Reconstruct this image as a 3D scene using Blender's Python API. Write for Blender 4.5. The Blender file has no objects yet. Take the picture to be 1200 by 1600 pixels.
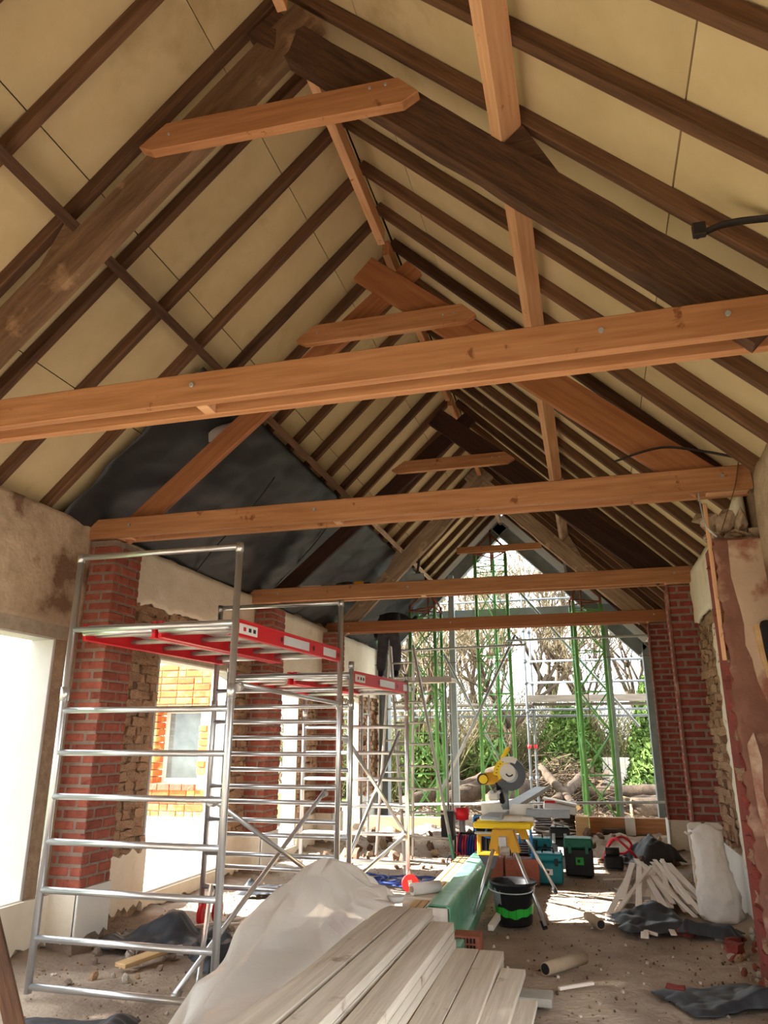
import bpy, bmesh, math, random
from mathutils import Vector, Matrix, noise
random.seed(7)
scene = bpy.context.scene
COL = scene.collection
V = Vector
# ---------------------------------------------------------------- camera
CAM_H = 1.65
pitch, yaw, FPX = math.radians(17.2), math.radians(15.1), 1150.0
cF = V((-math.sin(yaw)*math.cos(pitch), math.cos(yaw)*math.cos(pitch), math.sin(pitch)))
cR = V((math.cos(yaw), math.sin(yaw), 0)); cU = cR.cross(cF)
cam_d = bpy.data.cameras.new('camera'); cam = bpy.data.objects.new('camera', cam_d); COL.objects.link(cam)
cam_d.sensor_fit = 'HORIZONTAL'; cam_d.sensor_width = 36.0; cam_d.lens = 36.0*FPX/1200.0
cam_d.clip_start = 0.05; cam_d.clip_end = 500
m = Matrix.Identity(4)
for i in range(3):
    m[i][0] = cR[i]; m[i][1] = cU[i]; m[i][2] = -cF[i]
m.translation = (0, 0, CAM_H); cam.matrix_world = m
scene.camera = cam
# ---------------------------------------------------------------- world, sun, exposure
w = bpy.data.worlds.new('world'); scene.world = w; w.use_nodes = True
bg = w.node_tree.nodes['Background']
bg.inputs[0].default_value = (0.90, 0.95, 1.0, 1); bg.inputs[1].default_value = 2.1
sun_d = bpy.data.lights.new('sun', 'SUN'); sun = bpy.data.objects.new('sun', sun_d); COL.objects.link(sun)
sun_d.energy = 15.0; sun_d.angle = math.radians(0.6); sun_d.color = (1.0, 0.96, 0.90)
SUN_DIR = V((0.855, 0.15, -0.445)).normalized()
sun.rotation_euler = SUN_DIR.to_track_quat('-Z', 'Y').to_euler(); sun.location = (-20, -4, 12)
vs = scene.view_settings
vs.view_transform = 'Standard'; vs.look = 'None'; vs.gamma = 1.0; vs.use_curve_mapping = False
vs.exposure = 1.62
try:
    scene.cycles.max_bounces = 12; scene.cycles.diffuse_bounces = 7; scene.cycles.transparent_max_bounces = 12
    scene.cycles.sample_clamp_indirect = 8.0
except Exception: pass
# ---------------------------------------------------------------- materials
def lin(c):
    f = lambda x: x/12.92 if x <= .04045 else ((x+.055)/1.055)**2.4
    return tuple(f(x/255.0) for x in c)+(1,)
def mk(name, c1, c2=None, sc=4, rough=.75, bump=0., bsc=40, metal=0., rnd=.0, c3=None, c3s=1.2, c3t=(.5,.6), det=6, spec=.3, trans=0., alpha=1., emit=None):
    """colours in sRGB 0-255; sc scalar or vec3; c3 = colour of patches given by a second noise"""
    M = bpy.data.materials.new(name); M.use_nodes = True
    nt = M.node_tree; N = nt.nodes; L = nt.links; b = N['Principled BSDF']
    b.inputs['Roughness'].default_value = rough; b.inputs['Metallic'].default_value = metal
    b.inputs['Specular IOR Level'].default_value = spec
    if trans: b.inputs['Transmission Weight'].default_value = trans
    if alpha < 1: b.inputs['Alpha'].default_value = alpha
    tc = N.new('ShaderNodeTexCoord'); oi = N.new('ShaderNodeObjectInfo')
    mul = N.new('ShaderNodeMath'); mul.operation = 'MULTIPLY'; mul.inputs[1].default_value = 31.7; L.new(oi.outputs['Random'], mul.inputs[0])
    add = N.new('ShaderNodeVectorMath'); add.operation = 'ADD'; L.new(tc.outputs['Object'], add.inputs[0]); L.new(mul.outputs[0], add.inputs[1])
    c2 = c2 or c1
    mp = N.new('ShaderNodeMapping'); L.new(add.outputs[0], mp.inputs[0])
    mp.inputs['Scale'].default_value = (sc, sc, sc) if not isinstance(sc, tuple) else sc
    nz = N.new('ShaderNodeTexNoise'); nz.inputs['Scale'].default_value = 1.0; nz.inputs['Detail'].default_value = det; nz.inputs['Roughness'].default_value = .62
    L.new(mp.outputs[0], nz.inputs['Vector'])
    rp = N.new('ShaderNodeValToRGB'); L.new(nz.outputs['Fac'], rp.inputs[0])
    rp.color_ramp.elements[0].position = .32; rp.color_ramp.elements[1].position = .68
    rp.color_ramp.elements[0].color = lin(c1); rp.color_ramp.elements[1].color = lin(c2)
    out = rp.outputs[0]
    if c3:
        n2 = N.new('ShaderNodeTexNoise'); n2.inputs['Scale'].default_value = c3s; n2.inputs['Detail'].default_value = 7; n2.inputs['Roughness'].default_value = .6
        L.new(add.outputs[0], n2.inputs['Vector'])
        r2 = N.new('ShaderNodeMapRange'); r2.inputs['From Min'].default_value = c3t[0]; r2.inputs['From Max'].default_value = c3t[1]
        L.new(n2.outputs['Fac'], r2.inputs['Value'])
        mx = N.new('ShaderNodeMix'); mx.data_type = 'RGBA'
        L.new(r2.outputs[0], mx.inputs['Factor']); L.new(out, mx.inputs['A']); mx.inputs['B'].default_value = lin(c3)
        out = mx.outputs['Result']
    if rnd:
        hs = N.new('ShaderNodeHueSaturation'); mr = N.new('ShaderNodeMapRange')
        mr.inputs['To Min'].default_value = 1-rnd; mr.inputs['To Max'].default_value = 1+rnd
        L.new(oi.outputs['Random'], mr.inputs['Value']); L.new(mr.outputs[0], hs.inputs['Value'])
        L.new(out, hs.inputs['Color']); out = hs.outputs[0]
    L.new(out, b.inputs['Base Color'])
    if bump:
        n3 = N.new('ShaderNodeTexNoise'); n3.inputs['Scale'].default_value = bsc; n3.inputs['Detail'].default_value = 5
        L.new(mp.outputs[0] if isinstance(sc, tuple) else add.outputs[0], n3.inputs['Vector'])
        if isinstance(sc, tuple): n3.inputs['Scale'].default_value = 2.0
        bp = N.new('ShaderNodeBump'); bp.inputs['Strength'].default_value = bump; bp.inputs['Distance'].default_value = .02
        L.new(n3.outputs['Fac'], bp.inputs['Height']); L.new(bp.outputs[0], b.inputs['Normal'])
    M.diffuse_color = lin(c1)
    return M
GR = (1.6, 26, 26)
MT = dict(
 pine=mk('fresh_orange_pine', (158,106,68), (188,136,94), GR, .6, .12, rnd=.07, c3=(126,76,44), c3s=7.0, c3t=(.64,.70)),
 pale_pine=mk('pale_orange_pine', (200,148,106), (224,178,136), GR, .6, .12, rnd=.05, c3=(160,100,60), c3s=8.0, c3t=(.64,.70)),
 red_pine=mk('reddish_pine', (144,90,56), (168,112,72), GR, .6, .1, rnd=.06),
 dark=mk('dark_old_timber', (60,41,30), (96,68,48), (2.2,22,22), .85, .5, rnd=.12),
 rafter=mk('brown_rafter_timber', (78,55,39), (120,86,61), (1.6,24,24), .8, .35, rnd=.16),
 brownold=mk('brown_hewn_timber', (98,74,54), (134,106,80), (2,14,14), .9, .6, rnd=.05, c3=(160,130,100), c3s=3, c3t=(.6,.7)),
 greyold=mk('grey_weathered_timber', (130,110,90), (176,152,126), (2,18,18), .9, .6, rnd=.08, c3=(190,164,132), c3s=4, c3t=(.58,.64)),
 blackold=mk('near_black_timber', (44,26,20), (66,42,32), (2,20,20), .8, .3),
 board=mk('tan_insulation_board', (193,173,132), (207,188,148), 2.2, .85, .04, 60, rnd=.045, c3=(178,157,116), c3s=1.6, c3t=(.58,.72)),
 deck=mk('roof_deck', (90,80,66), rough=.9),
 brick=mk('red_brick', (130,68,54), (160,90,72), 9, .9, .35, 60, rnd=.2, c3=(116,56,48), c3s=12, c3t=(.56,.7)),
 brick_dk=mk('darker_red_brick', (120,54,48), (150,74,64), 9, .9, .35, 60, rnd=.18),
 brick_or=mk('orange_yellow_brick', (196,98,56), (212,128,76), 3, .9, .3, 60, rnd=.25, c3=(214,174,104), c3s=2.2, c3t=(.5,.55)),
 mortar=mk('grey_mortar', (126,108,96), (148,130,116), 14, .95, .5, 70),
 mortar_lt=mk('pale_mortar', (205,195,178), (222,212,198), 14, .95, .4, 70),
 rough=mk('stripped_brick', (140,114,90), (198,170,138), 14, .95, .6, 60, rnd=.16, c3=(156,90,62), c3s=9, c3t=(.52,.6)),
 roughm=mk('stripped_brick_bed', (140,118,96), (170,148,120), 12, .95, .7, 45),
 plaster=mk('old_dirty_plaster', (160,140,118), (204,184,158), 3.6, .92, .45, 26, c3=(118,92,74), c3s=1.8, c3t=(.5,.6)),
 plaster_lt=mk('cream_plaster', (214,202,180), (226,216,198), 3, .9, .25, 24, c3=(196,176,146), c3s=2.4, c3t=(.6,.72)),
 white=mk('white_plaster_board', (212,209,201), (220,217,210), 3, .8, .08, 30),
 redplaster=mk('faded_red_plaster', (114,78,65), (140,98,83), 3, .92, .3, 28, c3=(168,134,116), c3s=2.6, c3t=(.56,.66)),
 peelwhite=mk('peeled_cream_paint', (184,158,134), (198,174,152), 3.5, .9, .2, 22, c3=(150,98,80), c3s=2.4, c3t=(.52,.62)),
 reveal=mk('painted_reveal', (182,180,174), (192,190,184), 3, .85, .06, 30),
 scafboard=mk('grey_scaffold_board', (84,78,70), (108,100,90), (2,12,12), .9),
 scafdark=mk('dull_scaffold_tube', (88,93,96), (112,117,120), 6, .5, metal=.3),
 concrete=mk('grey_concrete', (142,136,126), (166,160,150), 6, .92, .25, 50),
 lintel=mk('weathered_lintel', (150,138,122), (172,160,144), (2,12,12), .9, .3),
 dirt=mk('bare_earth', (130,114,100), (174,156,138), 1.6, 1., .8, 30, det=10, c3=(188,172,152), c3s=.9, c3t=(.52,.68)),
 soil=mk('brown_soil', (96,74,60), (134,106,86), 5, 1., .9, 30, det=10),
 gravel=mk('outdoor_ground', (166,156,142), (196,186,170), 1.2, 1., .6, 20, det=10, c3=(136,120,104), c3s=.5, c3t=(.5,.62)),
 grass=mk('grass', (74,98,40), (108,126,54), 4, 1., .5, 40),
 membrane=mk('black_membrane', (30,32,35), (44,47,50), 2, .48, .15, 10, spec=.45),
 membrane_lt=mk('grey_membrane_underside', (168,160,156), (190,184,178), 3, .6),
 alu=mk('brushed_aluminium', (196,198,200), (214,216,218), (1,14,14), .34, .03, metal=.85, spec=.5),
 alu_dull=mk('dull_aluminium', (176,172,166), (196,192,186), (2,10,10), .5, metal=.55),
 redpaint=mk('red_paint', (200,28,38), (214,38,48), 5, .45),
 ply=mk('platform_underside', (170,168,164), (190,188,184), 4, .6),
 black=mk('black_plastic', (24,24,26), (34,34,36), 5, .5),
 sheet=mk('crumpled_black_sheet', (44,46,50), (66,70,76), 3, .5, .2, 12),
 green=mk('green_painted_steel', (92,158,80), (124,182,106), 6, .5, rnd=.05),
 rust=mk('rusty_steel', (104,56,40), (136,78,54), 10, .8, .3),
 steel=mk('galvanised_steel', (150,160,166), (172,180,186), 5, .5, metal=.35),
 steel_dk=mk('dark_grey_steel', (122,130,134), (142,150,154), 5, .55),
 galv=mk('scaffold_tube_steel', (158,162,164), (184,188,190), 6, .45, metal=.45),
 spruce=mk('planed_pale_timber', (196,184,165), (222,211,193), (1.3,24,24), .7, .2, rnd=.08, c3=(150,128,108), c3s=3, c3t=(.62,.72)),
 spruce_y=mk('yellow_timber', (196,160,112), (216,184,136), (1.3,24,24), .7, .2, rnd=.06),
 lath=mk('pale_lath', (218,206,192), (234,224,212), (1.5,20,20), .75, .15, rnd=.08),
 greenfilm=mk('green_plastic_film', (78,150,112), (120,184,150), 3, .35, .2, 8, spec=.5),
 yellow=mk('tool_yellow', (236,196,24), (244,208,40), 6, .45),
 amber=mk('amber_plastic', (198,142,26), (214,160,40), 6, .5),
 toolgrey=mk('tool_grey', (120,124,126), (150,154,156), 6, .45, metal=.3),
 paleTool=mk('pale_cast_metal', (206,200,184), (222,218,206), 6, .5),
 teal=mk('teal_plastic', (20,116,128), (28,130,140), 5, .5),
 dkgreen=mk('dark_green_plastic', (26,96,72), (36,112,84), 5, .5),
 limegreen=mk('green_paint_splash', (40,160,50), (58,186,66), 7, .5),
 blue=mk('blue_hose', (40,120,200), (60,140,214), 5, .5),
 navy=mk('navy_cable', (40,62,130), (56,80,150), 5, .5),
 redcable=mk('red_cable', (212,40,58), (224,60,76), 5, .5),
 terracotta=mk('terracotta_block', (158,92,72), (178,108,86), 8, .9, .3),
 card=mk('brown_cardboard', (156,136,112), (176,156,130), 6, .9),
 bagwhite=mk('white_woven_bag', (206,198,190), (222,216,208), 5, .6, .25, 14),
 cloth=mk('dark_work_clothes', (36,36,40), (52,52,58), 8, .95, .3),
 trouser=mk('grey_work_trousers', (58,58,64), (78,78,84), 8, .95, .3),
 skin=mk('skin', (190,140,112), rough=.6),
 bark=mk('bark', (58,49,39), (84,71,57), 5, 1., .6),
 twig=mk('pale_twigs', (82,72,54), (108,95,70), 2, 1., rnd=.12),
 olive=mk('olive_twigs', (72,74,42), (98,97,58), 2, 1., rnd=.12),
 leaf=mk('evergreen_leaf', (72,98,44), (104,128,60), 3, .9, rnd=.1),
 brush=mk('brushwood', (62,50,38), (98,82,63), 2, 1.),
 toolguard=mk('smoky_guard', (66,70,74), (84,88,92), 5, .4),
 logw=mk('log_bark', (52,43,35), (84,69,54), 6, 1., .7),
 cutwood=mk('cut_wood', (140,112,70), (156,128,84), 6, .9),
 glass=mk('window_glass', (90,104,104), (130,144,144), 3, .1, spec=.6),
 stone=mk('pale_rubble', (170,158,144), (206,196,184), 9, 1., .4, rnd=.15),
 white_paint=mk('white_print', (232,230,226), rough=.7),
 sleeve=mk('clear_box_plastic', (206,210,214), (224,226,230), 4, .35, spec=.5),
 iron=mk('black_iron', (46,42,40), (64,58,54), 8, .7, metal=.4),
)
# translucent builder's film
def film():
    M = bpy.data.materials.new('translucent_white_film'); M.use_nodes = True
    nt = M.node_tree; N = nt.nodes; L = nt.links; N.clear()
    o = N.new('ShaderNodeOutputMaterial'); p = N.new('ShaderNodeBsdfPrincipled'); t = N.new('ShaderNodeBsdfTranslucent'); tr = N.new('ShaderNodeBsdfTransparent')
    p.inputs['Base Color'].default_value = lin((236,232,225)); p.inputs['Roughness'].default_value = .22
    t.inputs[0].default_value = lin((238,232,220))
    tc = N.new('ShaderNodeTexCoord'); n1 = N.new('ShaderNodeTexNoise'); n1.inputs['Scale'].default_value = 9; n1.inputs['Detail'].default_value = 4; n1.inputs['Distortion'].default_value = 1.5
    bp = N.new('ShaderNodeBump'); bp.inputs['Strength'].default_value = .22; bp.inputs['Distance'].default_value = .02
    L.new(tc.outputs['Object'], n1.inputs['Vector']); L.new(n1.outputs['Fac'], bp.inputs['Height']); L.new(bp.outputs[0], p.inputs['Normal']); L.new(bp.outputs[0], t.inputs['Normal'])
    a = N.new('ShaderNodeMixShader'); b = N.new('ShaderNodeMixShader')
    a.inputs[0].default_value = .45; L.new(p.outputs[0], a.inputs[1]); L.new(t.outputs[0], a.inputs[2])
    b.inputs[0].default_value = .14; L.new(a.outputs[0], b.inputs[1]); L.new(tr.outputs[0], b.inputs[2])
    L.new(b.outputs[0], o.inputs[0]); return M
MT['film'] = film()
# ---------------------------------------------------------------- helpers
WM = {}
def link(o, mw, parent=None, label=None, cat=None, group=None, kind=None):
    COL.objects.link(o); o.matrix_basis = mw; WM[o] = mw.copy()
    if parent is not None:
        o.parent = parent; o.matrix_parent_inverse = WM[parent].inverted()
    if label: o['label'] = label
    if cat: o['category'] = cat
    if group: o['group'] = group
    if kind: o['kind'] = kind
    return o
def root(name, loc, label, cat, group=None, kind=None):
    o = bpy.data.objects.new(name, None); o.empty_display_size = .1
    return link(o, Matrix.Translation(loc), None, label, cat, group, kind)
def meshobj(name, me, mat, mw=None, parent=None, **k):
    o = bpy.data.objects.new(name, me)
    if mat is not None and not me.materials: me.materials.append(MT[mat] if isinstance(mat, str) else mat)
    return link(o, mw or Matrix.Identity(4), parent, **k)
def bm_mesh(name, bm, smooth=False):
    me = bpy.data.meshes.new(name); bmesh.ops.recalc_face_normals(bm, faces=bm.faces); bm.to_mesh(me); bm.free()
    if smooth:
        for p in me.polygons: p.use_smooth = True
    return me
CACHE = {}
def box_me(L, W, H, bev, mat):
    k = ('box', round(L,3), round(W,3), round(H,3), bev, mat)
    if k not in CACHE:
        bm = bmesh.new(); bmesh.ops.create_cube(bm, size=1)
        for v in bm.verts: v.co = V((v.co.x*L, v.co.y*W, v.co.z*H))
        if bev: bmesh.ops.bevel(bm, geom=list(bm.edges), offset=min(bev, .3*min(L,W,H)), segments=1, affect='EDGES')
        me = bm_mesh('box', bm); me.materials.append(MT[mat]); CACHE[k] = me
    return CACHE[k]
def frame_mat(p0, p1, up):
    p0 = V(p0); p1 = V(p1); x = (p1-p0).normalized(); u = V(up)
    if abs(x.dot(u.normalized())) > .98: u = V((0,1,0)) if abs(x.y) < .9 else V((1,0,0))
    y = u.cross(x).normalized(); z = x.cross(y)
    M = Matrix.Identity(4)
    for i in range(3): M[i][0] = x[i]; M[i][1] = y[i]; M[i][2] = z[i]
    M.translation = (p0+p1)/2
    return M
def bar(name, p0, p1, w, h, mat, parent=None, up=(0,0,1), bev=.004, **k):
    """box along p0-p1; h along 'up', w across"""
    L = (V(p1)-V(p0)).length
    return meshobj(name, box_me(L, w, h, bev, mat), None, frame_mat(p0, p1, up), parent, **k)
def box(name, lo, hi, mat, parent=None, bev=.004, rz=0., **k):
    lo = V(lo); hi = V(hi); d = hi-lo
    M = Matrix.Translation((lo+hi)/2) @ Matrix.Rotation(rz, 4, 'Z')
    return meshobj(name, box_me(d.x, d.y, d.z, bev, mat), None, M, parent, **k)
def boxes_me(lst, bev=0):
    bm = bmesh.new()
    for lo, hi in lst:
        r = bmesh.ops.create_cube(bm, size=1)['verts']; lo = V(lo); hi = V(hi); c = (lo+hi)/2; d = hi-lo
        for v in r: v.co = V((v.co.x*d.x, v.co.y*d.y, v.co.z*d.z))+c
    return bm_mesh('boxes', bm)
def cyl_me(L, r, seg, mat, r2=None):
    r2 = r if r2 is None else r2
    k = ('cyl', round(L,3), round(r,4), round(r2,4), seg, mat)
    if k not in CACHE:
        bm = bmesh.new(); bmesh.ops.create_cone(bm, cap_ends=True, segments=seg, radius1=r, radius2=r2, depth=L)
        bmesh.ops.rotate(bm, verts=bm.verts, cent=(0,0,0), matrix=Matrix.Rotation(math.pi/2, 3, 'Y'))
        me = bm_mesh('cyl', bm)
        for p in me.polygons: p.use_smooth = len(p.vertices) == 4
        me.materials.append(MT[mat]); CACHE[k] = me
    return CACHE[k]
def cyl(name, p0, p1, r, mat, parent=None, seg=10, r2=None, **k):
    L = (V(p1)-V(p0)).length
    return meshobj(name, cyl_me(L, r, seg, mat, r2), None, frame_mat(p0, p1, (0,0,1)), parent, **k)
def add_tube(bm, pts, r, seg=6, r_end=None):
    pts = [V(p) for p in pts]; n = len(pts); rings = []; up = V((.13,.21,.97))
    for i, p in enumerate(pts):
        t = (pts[min(i+1,n-1)]-pts[max(i-1,0)])
        t = t.normalized() if t.length > 1e-6 else V((0,0,1))
        a = t.cross(up)
        if a.length < .05: a = t.cross(V((1,0,0)))
        a.normalize(); b = t.cross(a)
        rr = r if r_end is None else r+(r_end-r)*i/(n-1)
        rings.append([bm.verts.new(p+(a*math.cos(2*math.pi*j/seg)+b*math.sin(2*math.pi*j/seg))*rr) for j in range(seg)])
    for i in range(n-1):
        for j in range(seg):
            bm.faces.new((rings[i][j], rings[i][(j+1)%seg], rings[i+1][(j+1)%seg], rings[i+1][j]))
    if seg > 2: bm.faces.new(rings[0][::-1]); bm.faces.new(rings[-1])
def tube(name, pts, r, mat, parent=None, seg=6, r_end=None, smooth=True, **k):
    bm = bmesh.new(); add_tube(bm, pts, r, seg, r_end)
    return meshobj(name, bm_mesh(name, bm, smooth), mat, None, parent, **k)
def spline(pts, n=6):
    pts = [V(p) for p in pts]; out = []
    for i in range(len(pts)-1):
        a = pts[max(i-1,0)]; b = pts[i]; c = pts[i+1]; d = pts[min(i+2,len(pts)-1)]
        for j in range(n):
            t = j/n
            out.append(.5*((2*b)+(c-a)*t+(2*a-5*b+4*c-d)*t*t+(3*b-a-3*c+d)*t**3))
    out.append(pts[-1]); return out
def lathe(name, prof, loc, mat, parent=None, seg=24, mw=None, **k):
    bm = bmesh.new(); rings = []
    for r, z in prof:
        rings.append([bm.verts.new((max(r,1e-4)*math.cos(2*math.pi*j/seg), max(r,1e-4)*math.sin(2*math.pi*j/seg), z)) for j in range(seg)])
    for a, b in zip(rings, rings[1:]):
        for j in range(seg): bm.faces.new((a[j], a[(j+1)%seg], b[(j+1)%seg], b[j]))
    bmesh.ops.remove_doubles(bm, verts=bm.verts, dist=2e-4)
    return meshobj(name, bm_mesh(name, bm, True), mat, mw or Matrix.Translation(loc), parent, **k)
def prism(name, poly, axis, a, b, mat, parent=None, bev=0, **k):
    """poly: 2D outline in the two other axes (order x,y,z minus axis), extruded from a to b along axis"""
    ix = {'x':(1,2,0), 'y':(0,2,1), 'z':(0,1,2)}[axis]
    bm = bmesh.new()
    def P(u, v, t):
        c = [0,0,0]; c[ix[0]] = u; c[ix[1]] = v; c[ix[2]] = t; return bm.verts.new(c)
    A = [P(u,v,a) for u,v in poly]; B = [P(u,v,b) for u,v in poly]; n = len(poly)
    bm.faces.new(A); bm.faces.new(B[::-1])
    for i in range(n): bm.faces.new((A[i], B[i], B[(i+1)%n], A[(i+1)%n]))
    if bev: bmesh.ops.bevel(bm, geom=list(bm.edges), offset=bev, segments=1, affect='EDGES')
    return meshobj(name, bm_mesh(name, bm), mat, None, parent, **k)
def sheet(name, fn, nu, nv, mat, parent=None, thick=.004, smooth=True, **k):
    bm = bmesh.new()
    g = [[bm.verts.new(fn(i/nu, j/nv)) for j in range(nv+1)] for i in range(nu+1)]
    for i in range(nu):
        for j in range(nv): bm.faces.new((g[i][j], g[i+1][j], g[i+1][j+1], g[i][j+1]))
    o = meshobj(name, bm_mesh(name, bm, smooth), mat, None, parent, **k)
    if thick:
        s = o.modifiers.new('solid', 'SOLIDIFY'); s.thickness = thick; s.offset = 0
    return o
def nz(p, s=1., o=3): return noise.fractal(V(p)*s, .9, 2.0, o)
def ragged(y0, y1, z0, z1, amp, step=.05, seed=0, sides='b'):
    """rectangle outline in (u,v) with ragged sides: b bottom t top l left r right"""
    rr = random.Random(seed); out = []
    def run(p, q, rag, nrm):
        n = max(1, int(((q[0]-p[0])**2+(q[1]-p[1])**2)**.5/step)); pts = []
        for i in range(n):
            t = i/n; d = rr.uniform(-amp, amp) if rag and i else 0
            pts.append((p[0]+(q[0]-p[0])*t+nrm[0]*d, p[1]+(q[1]-p[1])*t+nrm[1]*d))
        return pts if rag else [p]
    out += run((y0,z0), (y1,z0), 'b' in sides, (0,1)); out += run((y1,z0), (y1,z1), 'r' in sides, (1,0))
    out += run((y1,z1), (y0,z1), 't' in sides, (0,1)); out += run((y0,z1), (y0,z0), 'l' in sides, (1,0))
    return out
def rock_me(key, mat, sub=1, sq=.75, jit=.28):
    k = ('rock', key, mat)
    if k not in CACHE:
        rr = random.Random(key); bm = bmesh.new(); bmesh.ops.create_icosphere(bm, subdivisions=sub, radius=.5)
        for v in bm.verts: v.co *= 1+rr.uniform(-jit, jit); v.co.z *= sq
        me = bm_mesh('rock', bm); me.materials.append(MT[mat]); CACHE[k] = me
    return CACHE[k]
def rough_brick_me(key, L, D, H, mat):
    k = ('rb', key, mat)
    if k not in CACHE:
        rr = random.Random(key); bm = bmesh.new(); bmesh.ops.create_cube(bm, size=1)
        bmesh.ops.subdivide_edges(bm, edges=list(bm.edges), cuts=1, use_grid_fill=True)
        for v in bm.verts:
            c = v.co; j = .13
            v.co = V(((c.x+rr.uniform(-j,j))*D, (c.y+rr.uniform(-j,j)*.6)*L, (c.z+rr.uniform(-j,j)*1.3)*H))
        me = bm_mesh('rbrick', bm); me.materials.append(MT[mat]); CACHE[k] = me
    return CACHE[k]
def rot_loc(x, y, z, rx=0, ry=0, rz=0, s=(1,1,1)):
    return Matrix.Translation((x,y,z)) @ Matrix.Rotation(rz,4,'Z') @ Matrix.Rotation(ry,4,'Y') @ Matrix.Rotation(rx,4,'X') @ Matrix.Diagonal((s[0],s[1],s[2],1))
# ================================================================= SETTING
XL, XR, TH = -4.5, 1.36, .20
PFL, PFR = -4.19, 1.03
XM, ZR = -1.63, 6.54
YA, YB = -1.6, 16.3
S2 = math.sqrt(.5)
def slope(side, s, y, n=0.):
    """point on roof: side -1 left, +1 right; s along slope from ridge, n outward normal offset from rafter undersides"""
    return V((XM+side*(s+n)*S2, y, ZR-(s-n)*S2))
# floor
def fl(u, v):
    x = -4.6+6.1*u; y = -2+18.2*v
    z = .03*nz((x,y,0), .9, 4)-.0
    z += .07*max(0, (x-.75)/.6)**2*(1+nz((x,y,3), 4, 3)) if x > .75 else 0
    z += .05*max(0, (-3.9-x)/.6)*(1+nz((x,y,5), 4, 3)) if x < -3.9 else 0
    if y > 11.8:  # spoil bank in front of the far sill
        t = min(1, (y-11.8)/2.2); z += .10*t*(1+1.1*nz((x,y,1), 2.2, 5))
    z += .016*nz((x,y,7), 6, 3)
    return V((x, y, z-.02))
sheet('floor', fl, 130, 340, 'dirt', thick=0, kind='structure')
def grd(u, v):
    x = -70+140*u; y = -30+160*v
    x += 0; z = -.12+.25*nz((x,y,2), .12, 3)
    inside = (-5.0 < x < 1.9) and (-2.5 < y < 16.6)
    if inside or (-6.2 < x < 3 and 15 < y < 18): z = -.22
    if y > 19: z += min(1.2, .02*(y-19))
    return V((x, y, z))
sheet('ground', grd, 140, 160, 'gravel', thick=0, kind='structure')
def grs(u, v):
    x = -40+33.2*u; y = -6+46*v
    return V((x, y, -.02+.03*nz((x,y,2), 1.5, 4)+.25*max(0,(-8-x)/32)))
sheet('lawn', grs, 60, 70, 'grass', thick=0, kind='structure')
# ---- left wall: core, openings
OP = [(-.2, 2.6, .1, 2.6), (3.2, 5.54, .42, 2.5), (7.24, 8.9, .17, 2.5), (10.15, 11.4, .12, 2.46), (13.3, 14.7, .1, 2.46)]  # leading entry: unseen opening, added so sun reaches the near floor
def wall_core(x0, x1, ops, z1):
    L = []; y = YA
    for a, b, s, t in ops:
        L.append(((x0, y, -.3), (x1, a, z1))); L.append(((x0, a, -.3), (x1, b, s))); L.append(((x0, a, t), (x1, b, z1))); y = b
    L.append(((x0, y, -.3), (x1, YB, z1))); return boxes_me(L)
wl = meshobj('wall_left', wall_core(XL-TH, XL, OP, 3.62), 'roughm', kind='structure')
wr = meshobj('wall_right', wall_core(XR, XR+TH, [(.2, 4.6, .3, 2.6)], 3.62), 'roughm', kind='structure')  # its single opening is out of view, added to let daylight in
bw = meshobj('wall_back', boxes_me([((XL-TH,YA-.3,-.3),(-2.3,YA,3.62)), ((-1.1,YA-.3,-.3),(XR+TH,YA,3.62)), ((-2.3,YA-.3,2.2),(-1.1,YA,3.62))]), 'plaster_lt', kind='structure')  # unseen rear wall, added with a small doorway to limit frontal daylight
prism('gable_panel', [(XL-TH,3.62),(XR+TH,3.62),(XM,6.75)], 'y', YA-.3, YA, 'plaster_lt', bw)
def strip_bricks(parent, x, face, y0, y1, z0, z1, mat='rough', L=.235, H=.088, seed=1, limit=999, one=True):
    L *= .8
    rr = random.Random(seed); rows = int((z1-z0)/H); n = 0; bm = None
    for r in range(rows):
        z = z0+H*(r+.5); y = y0-(L/2 if r % 2 else 0)
        while y < y1:
            a = max(y, y0)+.006; b = min(y+L*(.5 if rr.random() < .25 else 1), y1)-.006; y = b+.006
            if b-a < .05: continue
            ky = rr.randrange(10); me = rough_brick_me(ky, 1, 1, 1, mat)
            M = Matrix.Translation((x+face*rr.uniform(-.024,.02), (a+b)/2, z)) @ Matrix.Rotation(rr.uniform(-.1,.1),4,'X') @ Matrix.Rotation(rr.uniform(-.2,.2),4,'Z') @ Matrix.Diagonal((.07, b-a, H-.012, 1))
            if n < limit: meshobj('brick', me, None, M, parent)
            else:
                if bm is None: bm = bmesh.new()
                k = len(bm.verts); bm.from_mesh(me); bm.verts.ensure_lookup_table()
                for v in bm.verts[k:]: v.co = M @ v.co
            n += 1
    if bm is not None: meshobj('bricks_beyond', bm_mesh('bb', bm), mat, None, parent, kind='stuff')
    return n
strip_bricks(wl, XL, 1, 6.22, 7.22, .55, 3.05, seed=2)
strip_bricks(wl, XL, 1, 8.92, 9.5, .5, 3.0, seed=3, L=.24)
strip_bricks(wl, XL, 1, 11.4, 12.2, .5, 3.0, seed=4, limit=40)
strip_bricks(wl, XL, 1, 14.7, 16.15, .4, 3.0, seed=5, limit=20)
strip_bricks(wl, XL, 1, 7.24, 9.4, 2.66, 3.05, seed=6, limit=0)
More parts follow.
